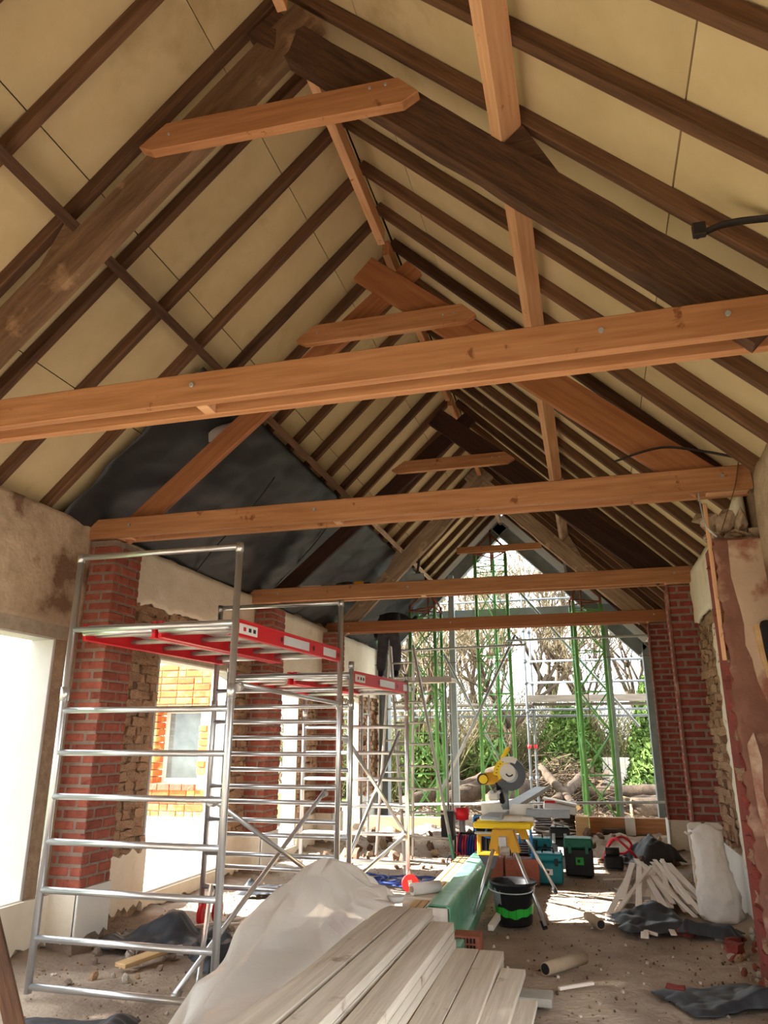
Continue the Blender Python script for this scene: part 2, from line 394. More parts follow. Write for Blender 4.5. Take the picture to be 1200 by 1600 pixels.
# plaster over the first opening, lumpy
def pl1(u, v):
    y = .2+5.66*u; z = 2.62+1.0*v
    return V((XL+.02+.012*nz((y,z,0), 3, 4)+.006*nz((y,z,9), 14, 3), y, z))
sheet('plaster_panel', pl1, 90, 24, 'plaster', wl, .02)
def plb(u, v):
    y = 6.2+3.3*u; z = 3.02+.05*nz((y,0,0),5,3)*(1-v)+(.56-.05*0)*v
    return V((XL+.045+.012*nz((y,z,4), 4, 4), y, z))
sheet('plaster_band', plb, 50, 10, 'plaster_lt', wl, .03)
def plc(u, v):
    y = 10.0+6.1*u; z = 2.5+1.05*v
    return V((XL+.045+.012*nz((y,z,4), 4, 4), y, z+.05*nz((y,0,0),5,3)*(1-v)))
sheet('plaster_band', plc, 60, 12, 'plaster_lt', wl, .03)
for a, b, s, t in OP[1:]:   # concrete lintels and white reveals
    box('lintel', (XL-.02, a-.22, t), (XL+.022, b+.2, t+.13), 'lintel', wl)
    box('reveal', (XL-TH-.02, b-.02, s), (XL+.012, b+.012, t), 'reveal', wl)
    box('reveal', (XL-TH-.02, a-.012, s), (XL+.012, a+.02, t), 'reveal', wl)
    box('reveal', (XL-TH-.02, a, t-.012), (XL+.005, b, t+.01), 'reveal', wl)
    box('sill', (XL-TH-.05, a, s-.02), (XL+.015, b, s+.012), 'white', wl)
# cream base panels with torn lower edges
for i, (a, b, z0, z1, m_) in enumerate([(3.0,5.9,.06,.42,'plaster_lt'), (6.28,7.24,.10,.6,'plaster_lt'), (7.24,8.9,.02,.16,'plaster_lt'), (8.9,9.55,.08,.52,'plaster_lt'), (10.1,11.4,.0,.12,'plaster_lt'), (11.4,12.2,.05,.5,'plaster_lt'), (14.65,16.2,.02,.6,'white')]):
    prism('base_panel', ragged(a, b, z0, z1, .035, .05, i, 'b' if i != 1 else 'bt'), 'x', XL-.01, XL+.05, m_, wl)
# right wall finishes
strip_bricks(wr, XR, -1, 7.7, 9.6, .55, 3.0, seed=8, L=.3)
def plr(u, v):
    y = 6.2+3.4*u; z = 2.98+.6*v+.06*nz((y,1,0),6,3)*(1-v)
    return V((XR-.045+.012*nz((y,z,2), 4, 4), y, z))
sheet('plaster_band', plr, 40, 10, 'plaster_lt', wr, .03)
def plr2(u, v):   # ragged leftover of white paint coat beside the pier
    y = 7.55+.75*u+.1*nz((v*9,0,1),1,3)*u; z = .5+2.3*v
    return V((XR-.05+.02*nz((y,z,7), 7, 4), y, z))
sheet('paint_coat', plr2, 10, 50, 'plaster_lt', wr, .02)
prism('base_panel', ragged(7.3, 9.58, .05, .58, .03, .06, 31, 'b'), 'x', XR-.06, XR+.01, 'white', wr)
def plr3(u, v):
    y = 4.9+.96*u; z = -.02+3.62*v
    return V((XR-.02+.015*nz((y,z,2), 3, 4), y, z))
sheet('plaster_panel', plr3, 60, 36, 'plaster', wr, .02)
def plr4(u, v):
    y = 12.9+3.3*u; z = .0+3.6*v
    return V((XR-.03+.01*nz((y,z,2), 3, 4), y, z))
sheet('plaster_panel', plr4, 24, 24, 'plaster_lt', wr, .02)
# ---- brick piers
PITCH = .0895
def pier(xw, xf, y0, y1, zb, zt, mat, label, bead=False):
    d = 1 if xw > xf else -1
    r = root('brick_pier', (xw, (y0+y1)/2, 0), label, 'pier')
    W = abs(xw-xf)
    lo = (min(xf+d*.008, xw+d*.05), y0+.008, -.25); hi = (max(xf+d*.008, xw+d*.05), y1-.004, zt)
    box('mortar_core', lo, hi, 'mortar', r, 0)
    rr = random.Random(int(y0*100)); D = .105
    z = zb; c = 0
    while z+.07 < zt:
        J = .016
        if c % 2 == 0: rects = [(0,.235,0,D), (.235+J,W,0,D), (0,D,D+J,min(D+J+.235,y1-y0)), (0,D,D+2*J+.235,y1-y0)]
        else: rects = [(0,D,0,.235), (D+J,W,0,D), (0,D,.235+J,y1-y0)]
        for a, b, e, f in rects:
            if b-a < .03 or f-e < .03: continue
            xa, xb = xf+d*a, xf+d*b; o = rr.uniform(-.003,.003)
            M = Matrix.Translation(((xa+xb)/2+o, y0+(e+f)/2+o, z+.036))
            meshobj('brick', box_me(round(abs(xb-xa),2)-.001, round(f-e,2)-.003, .071, .009, mat), None, M, r)
        z += PITCH; c += 1
    # plastered base, ragged at the bottom
    prism('plaster_base', ragged(min(xf,xw)-.0, max(xf,xw)+.0, .08, zb, .04, .05, c, 'b'), 'y', y0-.02, y0+.01, 'plaster_lt', r)
    prism('plaster_base', ragged(y0-.02, y1, .08, zb, .04, .05, c+1, 'b'), 'x', xf-d*.02, xf+d*.01, 'white', r)
    if bead: bar('corner_bead', (xf-d*.006, y0-.006, zb), (xf-d*.006, y0-.006, zt), .03, .03, 'redplaster', r)
    return r
pier(XL, PFL, 5.84, 6.27, .47, 3.46, 'brick', 'red brick pier behind the nearest scaffold frame, under the second tie beam')
pier(XL, PFL, 9.5, 10.0, .5, 3.46, 'brick', 'red brick pier on the left wall seen through the scaffold rungs')
pier(XL, PFL, 12.3, 12.8, .5, 3.46, 'brick', 'farthest red brick pier on the left wall, beyond the scaffolds')
pier(XR, PFR, 9.5, 9.95, .42, 3.46, 'brick_dk', 'tall dark red brick pier behind the white sack', True)
pier(XR, PFR, 12.65, 13.1, .5, 3.46, 'brick_dk', 'far red brick pier beside the open gable, on the right', True)
# ---- crumbling plastered pier on the right
rp = root('plastered_pier', (XR, 6.05, 0), 'crumbling red-washed plaster pier at the right edge of the picture', 'pier')
box('pier_core', (1.01, 5.88, -.2), (1.45, 6.32, 3.1), 'brick_dk', rp, 0)
def pf(u, v):
    x = 1.0+.40*u+(.045*nz((0,v*26,1),1,5) if u < .12 else 0); z = .0+3.1*v
    return V((x, 5.862+.02*nz((x,z,3), 5, 4)+.01*nz((x,z,8), 18, 3), z))
sheet('red_plaster', pf, 16, 90, 'redplaster', rp, .03)
pp = [(1.10,3.08),(1.09,2.8),(1.115,2.6),(1.13,2.45),(1.12,2.3),(1.15,2.2),(1.165,2.05),(1.21,1.9),(1.30,1.83),(1.38,1.8),(1.38,3.08)]
prism('peeled_patch', pp, 'y', 5.83, 5.86, 'peelwhite', rp)
prism('peeled_patch', [(1.04,1.62),(1.09,1.7),(1.12,1.52),(1.1,1.3),(1.13,1.12),(1.08,.95),(1.05,1.2)], 'y', 5.832, 5.86, 'peelwhite', rp)
prism('peeled_patch', [(1.13,.62),(1.2,.75),(1.3,.7),(1.36,.8),(1.36,.1),(1.2,.12),(1.12,.3)], 'y', 5.835, 5.86, 'peelwhite', rp)
rr = random.Random(5)
for i in range(34):   # broken brick ends along the exposed corner
    z = .05+.089*i; M = rot_loc(1.055+rr.uniform(-.012,.01), 5.99, z+.04, rr.uniform(-.08,.08), rr.uniform(-.1,.1), rr.uniform(-.3,.3), (.1,.2,.078))
    meshobj('brick', rough_brick_me(rr.randrange(10), 1, 1, 1, 'brick_dk' if i % 3 else 'rough'), None, M, rp)
for i in range(7):
    x = 1.02+.11*(i % 4); z = 3.14+.11*(i//4)
    meshobj('stone', rock_me(i, 'plaster', 1, .8), None, rot_loc(x, 5.98, z, .2*i, .1, .7*i, (.17,.24,.12)), rp)
meshobj('stone', rock_me(3, 'roughm', 1, .8), None, rot_loc(1.05, 6.1, 3.32, .3, .1, .7, (.3,.34,.16)), rp)
bar('timber_strip', (.975, 5.87, 2.2), (.985, 5.9, 3.4), .03, .02, 'pale_pine', rp)
# ---- sunlit brick wing outside
ww = meshobj('wall_wing', boxes_me([((-9,9.22,-.3),(-5.75,9.5,3.3)), ((-5.75,9.22,-.3),(-5.02,9.5,1.1)), ((-5.75,9.22,2.06),(-5.02,9.5,3.3)), ((-5.02,9.22,-.3),(XL-TH,9.5,3.3))]), 'mortar_lt', kind='structure')
rr = random.Random(77)
for r in range(22):
    z = .72+.0895*r; x = -6.5-(.12 if r % 2 else 0)
    while x < -4.9:
        L = .235 if rr.random() > .2 else .11
        a, b = x, min(x+L, -4.88); x = b+.012
        if -5.78 < (a+b)/2 < -5.0 and 1.06 < z < 2.04: continue
        if a > -5.75 and a < -5.02 and False: continue
        meshobj('brick', box_me(round(b-a,2), .06, .076, .006, 'brick_or'), None, Matrix.Translation(((a+b)/2, 9.215+rr.uniform(-.004,.004), z)), ww)
for i in range(11): box('brick', (-5.75+.0, 9.2, 1.1+.0872*i), (-5.66, 9.45, 1.1+.0872*i+.076), 'brick_or', ww)
for i in range(4): box('brick', (-5.74+.18*i, 9.17, 1.02), (-5.74+.18*i+.17, 9.45, 1.1), 'terracotta', ww)
wn = root('window_1', (-5.4, 9.4, 1.1), None, None, kind='structure')
box('frame', (-5.66, 9.42, 1.1), (-5.02, 9.46, 1.16), 'white', wn); box('frame', (-5.66, 9.42, 2.0), (-5.02, 9.46, 2.06), 'white', wn)
box('frame', (-5.66, 9.42, 1.16), (-5.6, 9.46, 2.0), 'white', wn); box('frame', (-5.08, 9.42, 1.16), (-5.02, 9.46, 2.0), 'white', wn)
box('pane', (-5.6, 9.435, 1.16), (-5.08, 9.445, 2.0), 'glass', wn, 0)
box('plinth', (-9, 9.17, -.2), (XL-TH, 9.22, .7), 'white', ww)
# ================================================================= ROOF
SL = 4.3
bm = bmesh.new()
def slab(bm, side, s0, s1, y0, y1, n0, n1):
    vs_ = [bm.verts.new(slope(side, s, y, n)) for n in (n0, n1) for s, y in ((s0,y0),(s1,y0),(s1,y1),(s0,y1))]
    for f in ((0,1,2,3),(7,6,5,4),(0,4,5,1),(1,5,6,2),(2,6,7,3),(3,7,4,0)): bm.faces.new([vs_[i] for i in f])
for sd in (-1, 1): slab(bm, sd, -.16, SL+.1, YA, YB, .16, .22)
ceil = meshobj('ceiling', bm_mesh('ceiling', bm), 'deck', kind='structure')
RL = [2.89+.595*k for k in range(-7, 23)]; RR = [2.93+.56*k for k in range(-8, 24)]
rr = random.Random(3)
def seg_board(side, s0, s1, y0, y1):
    k = ('brd', round(s1-s0,2), round(y1-y0,3), side)
    if k not in CACHE:
        bm = bmesh.new(); slab(bm, side, 0, s1-s0, 0, y1-y0, 0, .05); me = bm_mesh('board', bm); me.materials.append(MT['board']); CACHE[k] = me
    p = slope(side, s0, y0, .098+rr.uniform(-.004,.006))-slope(side, 0, 0, 0)
    meshobj('insulation_board', CACHE[k], None, Matrix.Translation(p), ceil)
for side, ys in ((-1, RL), (1, RR)):
    for k, y in enumerate(ys):
        if YA < y < YB:
            dk = rr.random(); mt = 'rafter' if dk > .3 else 'dark'
            j = rr.uniform(-.012,.012)
            bar('rafter', slope(side, -.02, y, .049), slope(side, SL, y+j, .049), .068, .098, mt, ceil, up=(side,0,1), bev=.006)
        if k+1 < len(ys):
            a, b = max(y, YA), min(ys[k+1], YB)
            if b-a < .1: continue
            for s0, s1 in ((-.09,.62), (.62,1.86), (1.86,3.1), (3.1,SL)):
                seg_board(side, s0+.004, s1-.004, a+.003, a+.003+round(b-a-.006,2))
# ridge board, purlins
ridge = [(YA,3.36,'pale_pine','ridge board stub above the nearest dark truss, at the top of the picture'),(3.60,5.84,'pale_pine','pale orange ridge board running between the first two trusses'),(6.0,9.4,'pine','ridge board between the second and third trusses'),(9.56,12.6,'pine','ridge board between the third and fourth trusses'),(12.75,16.2,'greyold','far ridge board over the open gable')]
for a, b, m_, lb in ridge:
    bar('ridge_board', (XM+.03, a, 6.32), (XM+.03, b, 6.32), .07, .17, m_, label=lb, cat='ridge board')
def purlin(side, s, y0, y1, m_, lb, w=.075, d=.15, lift=-.003):
    c0 = slope(side, s, y0, -d/2+lift); c1 = slope(side, s, y1, -d/2+lift)
    return bar('purlin', c0, c1, w, d, m_, up=(side,0,1), label=lb, cat='purlin')
SP = 2.1
purlin(1, SP, YA, 3.47, 'pale_pine', 'nearest orange purlin resting on the dark principal rafter, right roof slope', .085, .165)
purlin(1, SP, 3.475, 9.6, 'pale_pine', 'long orange purlin on the right slope beyond the first truss', .085, .15)
purlin(1, SP, 9.61, 12.9, 'greyold', 'short grey weathered purlin on the right slope near the gable')
purlin(1, SP, 12.91, 16.2, 'blackold', 'dark purlin end on the right slope at the gable')
purlin(-1, SP+.06, YA, 3.46, 'dark', 'nearest dark purlin crossing the left roof slope', .07, .15)
purlin(-1, SP+.06, 3.47, 5.95, 'dark', 'dark purlin between the first two trusses on the left slope', .07, .15)
purlin(-1, SP+.06, 5.96, 9.55, 'rafter', 'brown purlin along the upper edge of the black membrane', .075, .15)
purlin(-1, SP+.06, 9.56, 16.2, 'greyold', 'grey purlin above the far black membrane', .075, .15)
# ---- trusses
ZT0, ZT1 = 3.475, 3.665
def truss(yc, kind, lb, tie, x0, x1, collar, cm='pine'):
    """yc: middle of the sandwich (old principals inside two tie planks)"""
    r = root('roof_truss', (XM, yc, ZT0), lb, 'truss')
    for s in (-1, 1): bar('tie_plank', (x0, yc+s*.085, (ZT0+ZT1)/2), (x1, yc+s*.085, (ZT0+ZT1)/2), .058, ZT1-ZT0, tie, r, bev=.006)
    for a, b in ((x0+.02, PFL+.12), (PFR-.02, x1-.02), (-2.05, -1.98)):
        box('spacer_block', (a, yc-.056, ZT0+.002), (b, yc+.056, ZT1-.004), 'pale_pine', r)
    prm = {'old':'dark','new':'red_pine','black':'blackold','grey':'greyold'}[kind]; lm = 'brownold' if kind == 'old' else prm
    hewn = kind in ('old','grey')
    for side in (-1, 1):
        mt_ = lm if side < 0 else prm
        if hewn:
            pd = .27 if side < 0 else .25; th = .11; n = -.155-pd/2
            p0 = slope(side, .05, yc, n); p1 = slope(side, (ZR-ZT0-.03)/S2-.32, yc, n)
        else:
            th = .062; pd = .21 if side < 0 else .28; off = -side*.033
            p0, p1 = (V((-1.30,yc+off,6.0)), V((-4.2,yc+off,3.52))) if side < 0 else (V((-1.80,yc+off,6.03)), V((1.02,yc+off,3.56)))
        if hewn:   # hewn, slightly crooked timber
            bm = bmesh.new(); NS = 26; rg = []; ax = (p1-p0)/NS; nn = V((side,0,1)).normalized()
            for i in range(NS+1):
                c = p0+ax*i; q = []
                for j, (a, b) in enumerate(((-1,-1),(1,-1),(1,1),(-1,1))):
                    wob = .013*nz((i*.35, j*3+side*11, yc), 1, 3)
                    q.append(bm.verts.new(c+V((0,1,0))*(a*th/2+wob)+nn*(b*pd/2+wob*1.6)))
                rg.append(q)
            for A, B in zip(rg, rg[1:]):
                for j in range(4): bm.faces.new((A[j], A[(j+1)%4], B[(j+1)%4], B[j]))
            bm.faces.new(rg[0]); bm.faces.new(rg[-1][::-1])
            M = frame_mat(p0, p1, (side,0,1)); Mi = M.inverted()
            for v in bm.verts: v.co = Mi @ v.co
            meshobj('principal_rafter', bm_mesh('principal', bm), mt_, M, r)
            c = slope(side, SP+.05, yc, -.155); t = V((side,0,-1)).normalized()
            poly = [c+t*.0, c+t*.42, c+nn*.15]
            bm = bmesh.new(); A = [bm.verts.new(p+V((0,-.04,0))) for p in poly]; B = [bm.verts.new(p+V((0,.04,0))) for p in poly]
            bm.faces.new(A); bm.faces.new(B[::-1])
            for i in range(3): bm.faces.new((A[i], B[i], B[(i+1)%3], A[(i+1)%3]))
            meshobj('purlin_cleat', bm_mesh('cleat', bm), mt_, None, r)
        else: bar('principal_rafter', p0, p1, th, pd, mt_, r, up=(side,0,1), bev=.006)
    if collar:
        xa, za, xb, zb_, hh = collar; yf = yc-.091
        prism('collar', [(xa, za+.05), (xa+.09, za), (xb-.1, zb_), (xb, zb_+.06), (xb-.13, zb_+hh), (xa+.19, za+hh)], 'y', yf-.035, yf+.035, cm, r, .004)
        for x in (xa+.22, xb-.2, xb-.3): cyl('bolt', (x, yf-.042, za+.1), (x, yf-.03, za+.1), .010, 'galv', r, 8)
    for x in ((-2.05 if yc < 4 else -4.05), (.78 if yc < 4 else 1.12), (-2.2 if yc > 4 else .2)):
        cyl('bolt', (x, yc-.126, ZT0+.11), (x, yc-.112, ZT0+.11), .014, 'galv', r, 8)
    return r
TY = [3.50, 5.92, 9.48, 12.67]
truss(TY[0], 'old', 'nearest roof truss of dark hewn principals with orange tie planks', 'pine', -4.6, 1.45, (-2.59,5.34,-.70,5.28,.2))
truss(TY[1], 'new', 'second roof truss, all new orange timber with crossed principals', 'pine', -4.52, 1.33, (-2.44,5.24,-.71,5.24,.19))
truss(TY[2], 'black', 'third roof truss with near-black principals and orange collar', 'pine', -4.52, 1.37, (-2.42,5.2,-.71,5.2,.17))
truss(TY[3], 'grey', 'farthest roof truss with weathered grey principals near the gable', 'red_pine', -4.52, 1.37, None)
# ---- black membrane under the left slope
ms = root('roofing_membrane', (-3.9, 8, 4.2), 'black roofing membrane sagging under the left roof slope', 'membrane')
def memb(u, v):
    y = 5.42+10.8*u; s = SP+.14+(4.18-SP-.14)*v
    sag = -.025-.05*abs(math.sin((y-5.42)*math.pi/1.19))*math.sin(v*math.pi)**.5+.03*nz((y*.9,s*2.2+y*.5,0),1.1,4)+.022*nz((y*2.5+s*3,s-y,4),1.2,3)
    return slope(-1, s, y, -.02+min(sag, -.01))
sheet('membrane_sheet', memb, 190, 46, 'membrane', ms, .004)
for yy, d in ((7.6,.0),(9.6,.0)):
    tube('seam', [slope(-1, SP+.5+1.9*t, yy+.25*t+.02*math.sin(9*t), -.105-.015*math.sin(6*t)) for t in [i/14 for i in range(15)]], .010, 'membrane', ms)
def flap(u, v):
    a = v*4.4; rad = .085-.008*v
    return slope(-1, 2.62, 6.2, -.14)+V((.30*u-.12, .10*u, .10*u))+V((-.03*math.cos(a)*1, rad*math.cos(a), rad*math.sin(a)))
sheet('folded_flap', flap, 8, 18, 'membrane_lt', ms, .004)
# ================================================================= SCAFFOLD TOWERS
TR = .026
def tower(FL, FR, BL, BR, zs_f, zs_b, top_f, top_b, bot_f, bot_b, casters, braces, label):
    r = root('scaffold_tower', ((FL[0]+BR[0])/2, (FL[1]+BR[1])/2, 0), label, 'scaffold')
    P = lambda c, z: (c[0], c[1], z)
    for (a, b), zs, tp, bt in (((FL,FR), zs_f, top_f, bot_f), ((BL,BR), zs_b, top_b, bot_b)):
        for c in (a, b):
            p = cyl('pole', P(c, bt), P(c, tp), TR, 'alu', r, 12)
            cyl('collar', P(c, 1.93), P(c, 2.03), TR+.006, 'alu', p, 12)
            cyl('collar', P(c, tp-.07), P(c, tp-.01), TR+.003, 'alu', p, 12)
        for z in zs: cyl('rung', P(a, z), P(b, z), .0225, 'alu', r, 10)
    for c in casters:
        s = cyl('caster_stem', P(c, .19), P(c, bot_b+.06), .02, 'galv', r, 8)
        ax = V((-.35,.94,0)) if c[0] > -2.5 else V((1,.1,0)); ax.normalize(); q = V((c[0],c[1],.098))+V((.03,-.02,0))
        cw = cyl('caster_wheel', q-ax*.022, q+ax*.022, .096, 'redpaint', r, 24)
        cyl('axle', q-ax*.04, q+ax*.04, .016, 'galv', cw, 8)
        for sx in (-.036, .036): bar('fork', q+ax*sx-V((0,0,.02)), q+ax*sx*.6+V((-.03,.02,.125)), .045, .006, 'galv', cw, up=ax)
    for p0, p1 in braces:
        b = cyl('brace', p0, p1, .019, 'alu', r, 8)
        d = (V(p1)-V(p0)).normalized()
        for q, sg in ((V(p0), 1), (V(p1), -1)):
            cyl('clamp_hook', q-d*.01*sg+V((0,0,-.028)), q+d*.05*sg+V((0,0,-.012)), .03, 'alu_dull', b, 8)
    return r
FL_, FR_, BL_, BR_ = (-3.80,4.87), (-2.43,4.87), (-3.66,6.98), (-2.33,6.98)
rz_ = [.06,.35,.65,.96,1.26,1.56,1.86]
tower(FL_, FR_, BL_, BR_, rz_+[2.46,3.03], [.33,.62,.92,1.22,1.52,1.82,2.12,2.46,2.97], 3.06, 3.0, .02, .22, [BL_, BR_],
  [((-2.55,4.90,1.27),(-2.34,6.95,.36)), ((-2.72,4.9,.08),(-2.44,6.94,1.20)), ((-2.56,4.9,.08),(-3.55,6.94,.34)), ((-2.40,4.9,2.03),(-2.31,6.95,1.98))],
  'nearest aluminium scaffold tower, its ladder frame facing the viewer')
F2L, F2R, B2L, B2R = (-3.60,7.16), (-2.27,7.16), (-3.45,8.98), (-2.14,8.98)
tower(F2L, F2R, B2L, B2R, [.48,.77,1.07,1.37,1.67,1.97,2.27], [.30,.60,.90,1.20,1.50,1.80,2.2], 2.4, 2.42, .22, .22, [F2L, B2R],
  [((-2.32,7.18,1.67),(-2.16,8.94,.62)), ((-2.32,7.18,.5),(-2.22,8.94,1.74)), ((-2.30,7.2,.35),(-2.16,8.94,.60))],
  'second, lower aluminium scaffold tower behind the first')
def platform(a0, a1, b0, b1, z, lb, sticker=False):
    """a0,a1: front left/right corner; b0,b1: back left/right corner"""
    c = (V(a0)+V(b1))/2
    r = root('scaffold_platform', (c.x, c.y, z), lb, 'scaffold platform')
    Z = V((0,0,z)); A0, A1, B0, B1 = [V((p[0],p[1],0))+Z for p in (a0,a1,b0,b1)]
    A0, B0 = A0.lerp(B0,.022), A0.lerp(B0,.985); A1, B1 = A1.lerp(B1,.022), A1.lerp(B1,.985)
    e = (A1-A0).normalized()*.025
    dk = bmesh.new(); vs_ = [dk.verts.new(p+V((0,0,h))) for h in (.04,.055) for p in (A0+e,A1-e,B1-e,B0+e)]
    for f in ((0,1,2,3),(7,6,5,4),(0,4,5,1),(1,5,6,2),(2,6,7,3),(3,7,4,0)): dk.faces.new([vs_[i] for i in f])
    meshobj('deck', bm_mesh('deck', dk), 'ply', None, r)
    for p, q, sg in ((A0,B0,1),(A1,B1,-1)):
        s = bar('side_rail', p, q, .028, .12, 'redpaint', r)
        bar('flange', p+V((.014*sg,0,-.055)), q+V((.014*sg,0,-.055)), .05, .008, 'redpaint', s)
        bar('flange', p+V((0,0,.062)), q+V((0,0,.062)), .04, .01, 'redpaint', s)
        if sticker and sg < 0:
            d = (q-p).normalized(); o = V((.0155,0,0))
            for t0, t1, cm in ((.06,.34,'white_paint'),(.8,1.3,'sleeve'),(1.62,1.92,'sleeve')):
                bar('sticker', p+d*t0+o, p+d*t1+o, .002, .075, cm, s)
            for t in (.12,.2,.27): bar('sticker_mark', p+d*t+o*1.08, p+d*(t+.04)+o*1.08, .002, .03, 'redpaint' if t < .15 else 'black', s)
            for t in (.76,1.4,1.98): cyl('hole', p+d*t+o*1.02, p+d*t+o*1.12, .022, 'black', s, 12)
    for k in range(5):
        t = .06+.22*k; cyl('cross_tube', A0.lerp(B0,t)+V((0,0,-.005)), A1.lerp(B1,t)+V((0,0,-.005)), .02, 'alu_dull', r, 8)
    for p, q in ((A0,A1),(B0,B1)): cyl('end_tube', p, q, .026, 'alu', r, 10)
lx = lambda a, b, t: (a[0]+(b[0]-a[0])*t, a[1]+(b[1]-a[1])*t)
platform(lx(FL_,FR_,.05), lx(FL_,FR_,.49), lx(BL_,BR_,.05), lx(BL_,BR_,.49), 2.44, 'red-railed scaffold platform beside the brick pier, upper left of the two')
platform(lx(FL_,FR_,.53), lx(FL_,FR_,.97), lx(BL_,BR_,.53), lx(BL_,BR_,1.0), 2.44, 'red-railed scaffold platform with white stickers on its outer rail', True)
platform(lx(F2L,F2R,.03), lx(F2L,F2R,.48), lx(B2L,B2R,.03), lx(B2L,B2R,.48), 2.25, 'lower red-railed platform of the second scaffold, next to the wall')
platform(lx(F2L,F2R,.53), lx(F2L,F2R,.99), lx(B2L,B2R,.53), lx(B2L,B2R,1.0), 2.25, 'lower red-railed platform of the second scaffold, ending above the red caster', True)
# ================================================================= TIMBER STACK
def plank(p0, p1, w, h, m_, lb, name='plank', group=None, up=(0,0,1)):
    return bar(name, p0, p1, w, h, m_, label=lb, cat='plank', bev=.003, up=up, group=group)
rr = random.Random(12)
cols = [(-1.735,-1.52,'left'),(-1.515,-1.335,'middle'),(-1.33,-1.15,'right')]
words = ['bottom','second','third','fourth','top']
for ci, (a, b, wd) in enumerate(cols):
    nl = 5 if ci < 2 else 4
    for k in range(nl):
        z = .05+.066*k; y1 = 6.5-.09*ci+rr.uniform(-.06,.05)-(.05 if k == nl-1 else 0)
        mt_ = 'spruce_y' if (k+ci) % 4 == 2 else 'spruce'
        dx = .05*(1-ci*.7)
        plank(((a+b)/2-dx, 2.4, z+.031), ((a+b)/2+.02, y1, z+.031), b-a-.006, .06, mt_, f'pale planed plank in the {wd} column of the stack, {words[k] if k < nl-1 else "topmost"} layer')
for i, (a, b, y1, z) in enumerate([(-1.14,-.955,6.36,.0),(-1.14,-.955,6.33,.062),(-.95,-.765,6.3,.0),(-.95,-.765,6.32,.062)]):
    plank(((a+b)/2+.03, 3.0, z+.031), ((a+b)/2, y1, z+.031), b-a-.004, .058, 'spruce', ('upper' if z else 'lower')+' plank of the knee-low pair '+('against the stack' if a < -1.1 else 'next to the loose thin planks'))
plank((-.69,3.0,.085), (-.665,6.0,.075), .17, .04, 'spruce', 'loose plank lying at a slight angle right of the stack')
plank((-.55,3.2,.022), (-.54,5.72,.022), .14, .035, 'spruce', 'outermost loose plank, lowest and nearest the bare floor')
box('bearer_block', (-.72,5.55,0), (-.38,5.75,.05), 'concrete', label='flat mossy stone block under the loose planks', cat='block')
# dark leaning board, bottom left
plank((-2.12,3.0,.0), (-3.12,3.5,1.02), .02, .085, 'dark', 'dark leaning board cut off by the lower left corner', up=(1,0,0))
# ---- translucent sheet: control net lofted
ctrl = [  # rows from the plank edge (bottom) to the crest and over the back
 [(-2.02,3.5,.16),(-1.86,4.0,.33),(-1.79,4.6,.37),(-1.78,5.3,.39),(-1.77,6.0,.39),(-1.70,6.42,.375)],
 [(-2.22,3.8,.10),(-2.06,4.25,.34),(-1.95,4.8,.48),(-1.90,5.45,.56),(-1.84,6.05,.54),(-1.70,6.48,.40)],
 [(-2.36,4.1,.10),(-2.22,4.55,.42),(-2.12,5.05,.62),(-2.02,5.65,.74),(-1.88,6.15,.62),(-1.69,6.52,.42)],
 [(-2.42,4.4,.04),(-2.32,4.8,.34),(-2.24,5.3,.58),(-2.10,5.9,.79),(-1.92,6.28,.64),(-1.68,6.55,.40)],
 [(-2.48,4.7,.02),(-2.44,5.1,.10),(-2.40,5.55,.22),(-2.26,6.1,.36),(-2.04,6.45,.30),(-1.78,6.62,.16)]]
rows = [spline(r_, 3) for r_ in ctrl]; colsn = [spline([rows[i][j] for i in range(5)], 2) for j in range(len(rows[0]))]
NUc, NVc = len(colsn)-1, len(colsn[0])-1
rf = random.Random(17)
bm = bmesh.new(); fg = []
for i, col_ in enumerate(colsn):
    q = []
    for j, p in enumerate(col_):
        k = 0 if j == 0 else 1
        f = abs(nz(V((p.x*2+p.z*2.5,p.y*1.3,p.z)), 2.4, 2))*.10-.02
        q.append(bm.verts.new(p+V((-.6,-.3,.7))*f*k+V((rf.uniform(-1,1),rf.uniform(-1.2,1.2),rf.uniform(-1,1)))*.034*k+(V((.10,0,.02)) if j == 0 else V((0,0,0)))))
    fg.append(q)
for i in range(len(fg)-1):
    for j in range(len(fg[0])-1):
        A, B_, C_, D_ = fg[i][j], fg[i+1][j], fg[i+1][j+1], fg[i][j+1]
        if rf.random() < .5: bm.faces.new((A,B_,C_)); bm.faces.new((A,C_,D_))
        else: bm.faces.new((A,B_,D_)); bm.faces.new((B_,C_,D_))
cl = bm.edges.layers.float.new('crease_edge')
for e in bm.edges: e[cl] = .75 if rf.random() < .4 else .1
fo = meshobj('plastic_sheet', bm_mesh('film', bm, True), 'film', label='crumpled translucent white plastic sheet draped beside the plank stack', cat='plastic sheet')
sb_ = fo.modifiers.new('sub', 'SUBSURF'); sb_.levels = 3; sb_.render_levels = 3
# ---- green wrapped bundle beyond the stack
gw = root('wrapped_boards', (-1.25,8,0), 'long boards in green plastic wrapping leading to the saw stand', 'boards')
for i in range(4):
    bar('board', (-1.55+.07*i,6.62-.03*i,.20), (-1.62+.07*i,9.55,.20), .062, .26, 'spruce_y' if i < 2 else 'lath', gw)
def wrap(u, v):
    y = 6.5+3.2*v; x0 = -1.31-.08*v; h = .36
    if u < .3: x, z = -.095, .06+(h-.06)*u/.3
    elif u < .7: x, z = -.095+.19*(u-.3)/.4, h+.006
    else: x, z = .095, h-(h-.06)*(u-.7)/.3
    return V((x0+x+.008*nz((u*5,y*4,1),1.5,2), y, z+.008*nz((u*4,y*3,0),1.5,3)))
sheet('green_wrap', wrap, 14, 50, 'greenfilm', gw, .004)
bar('board', (-1.312,6.52,.205), (-1.385,9.65,.205), .175, .29, 'lath', gw)
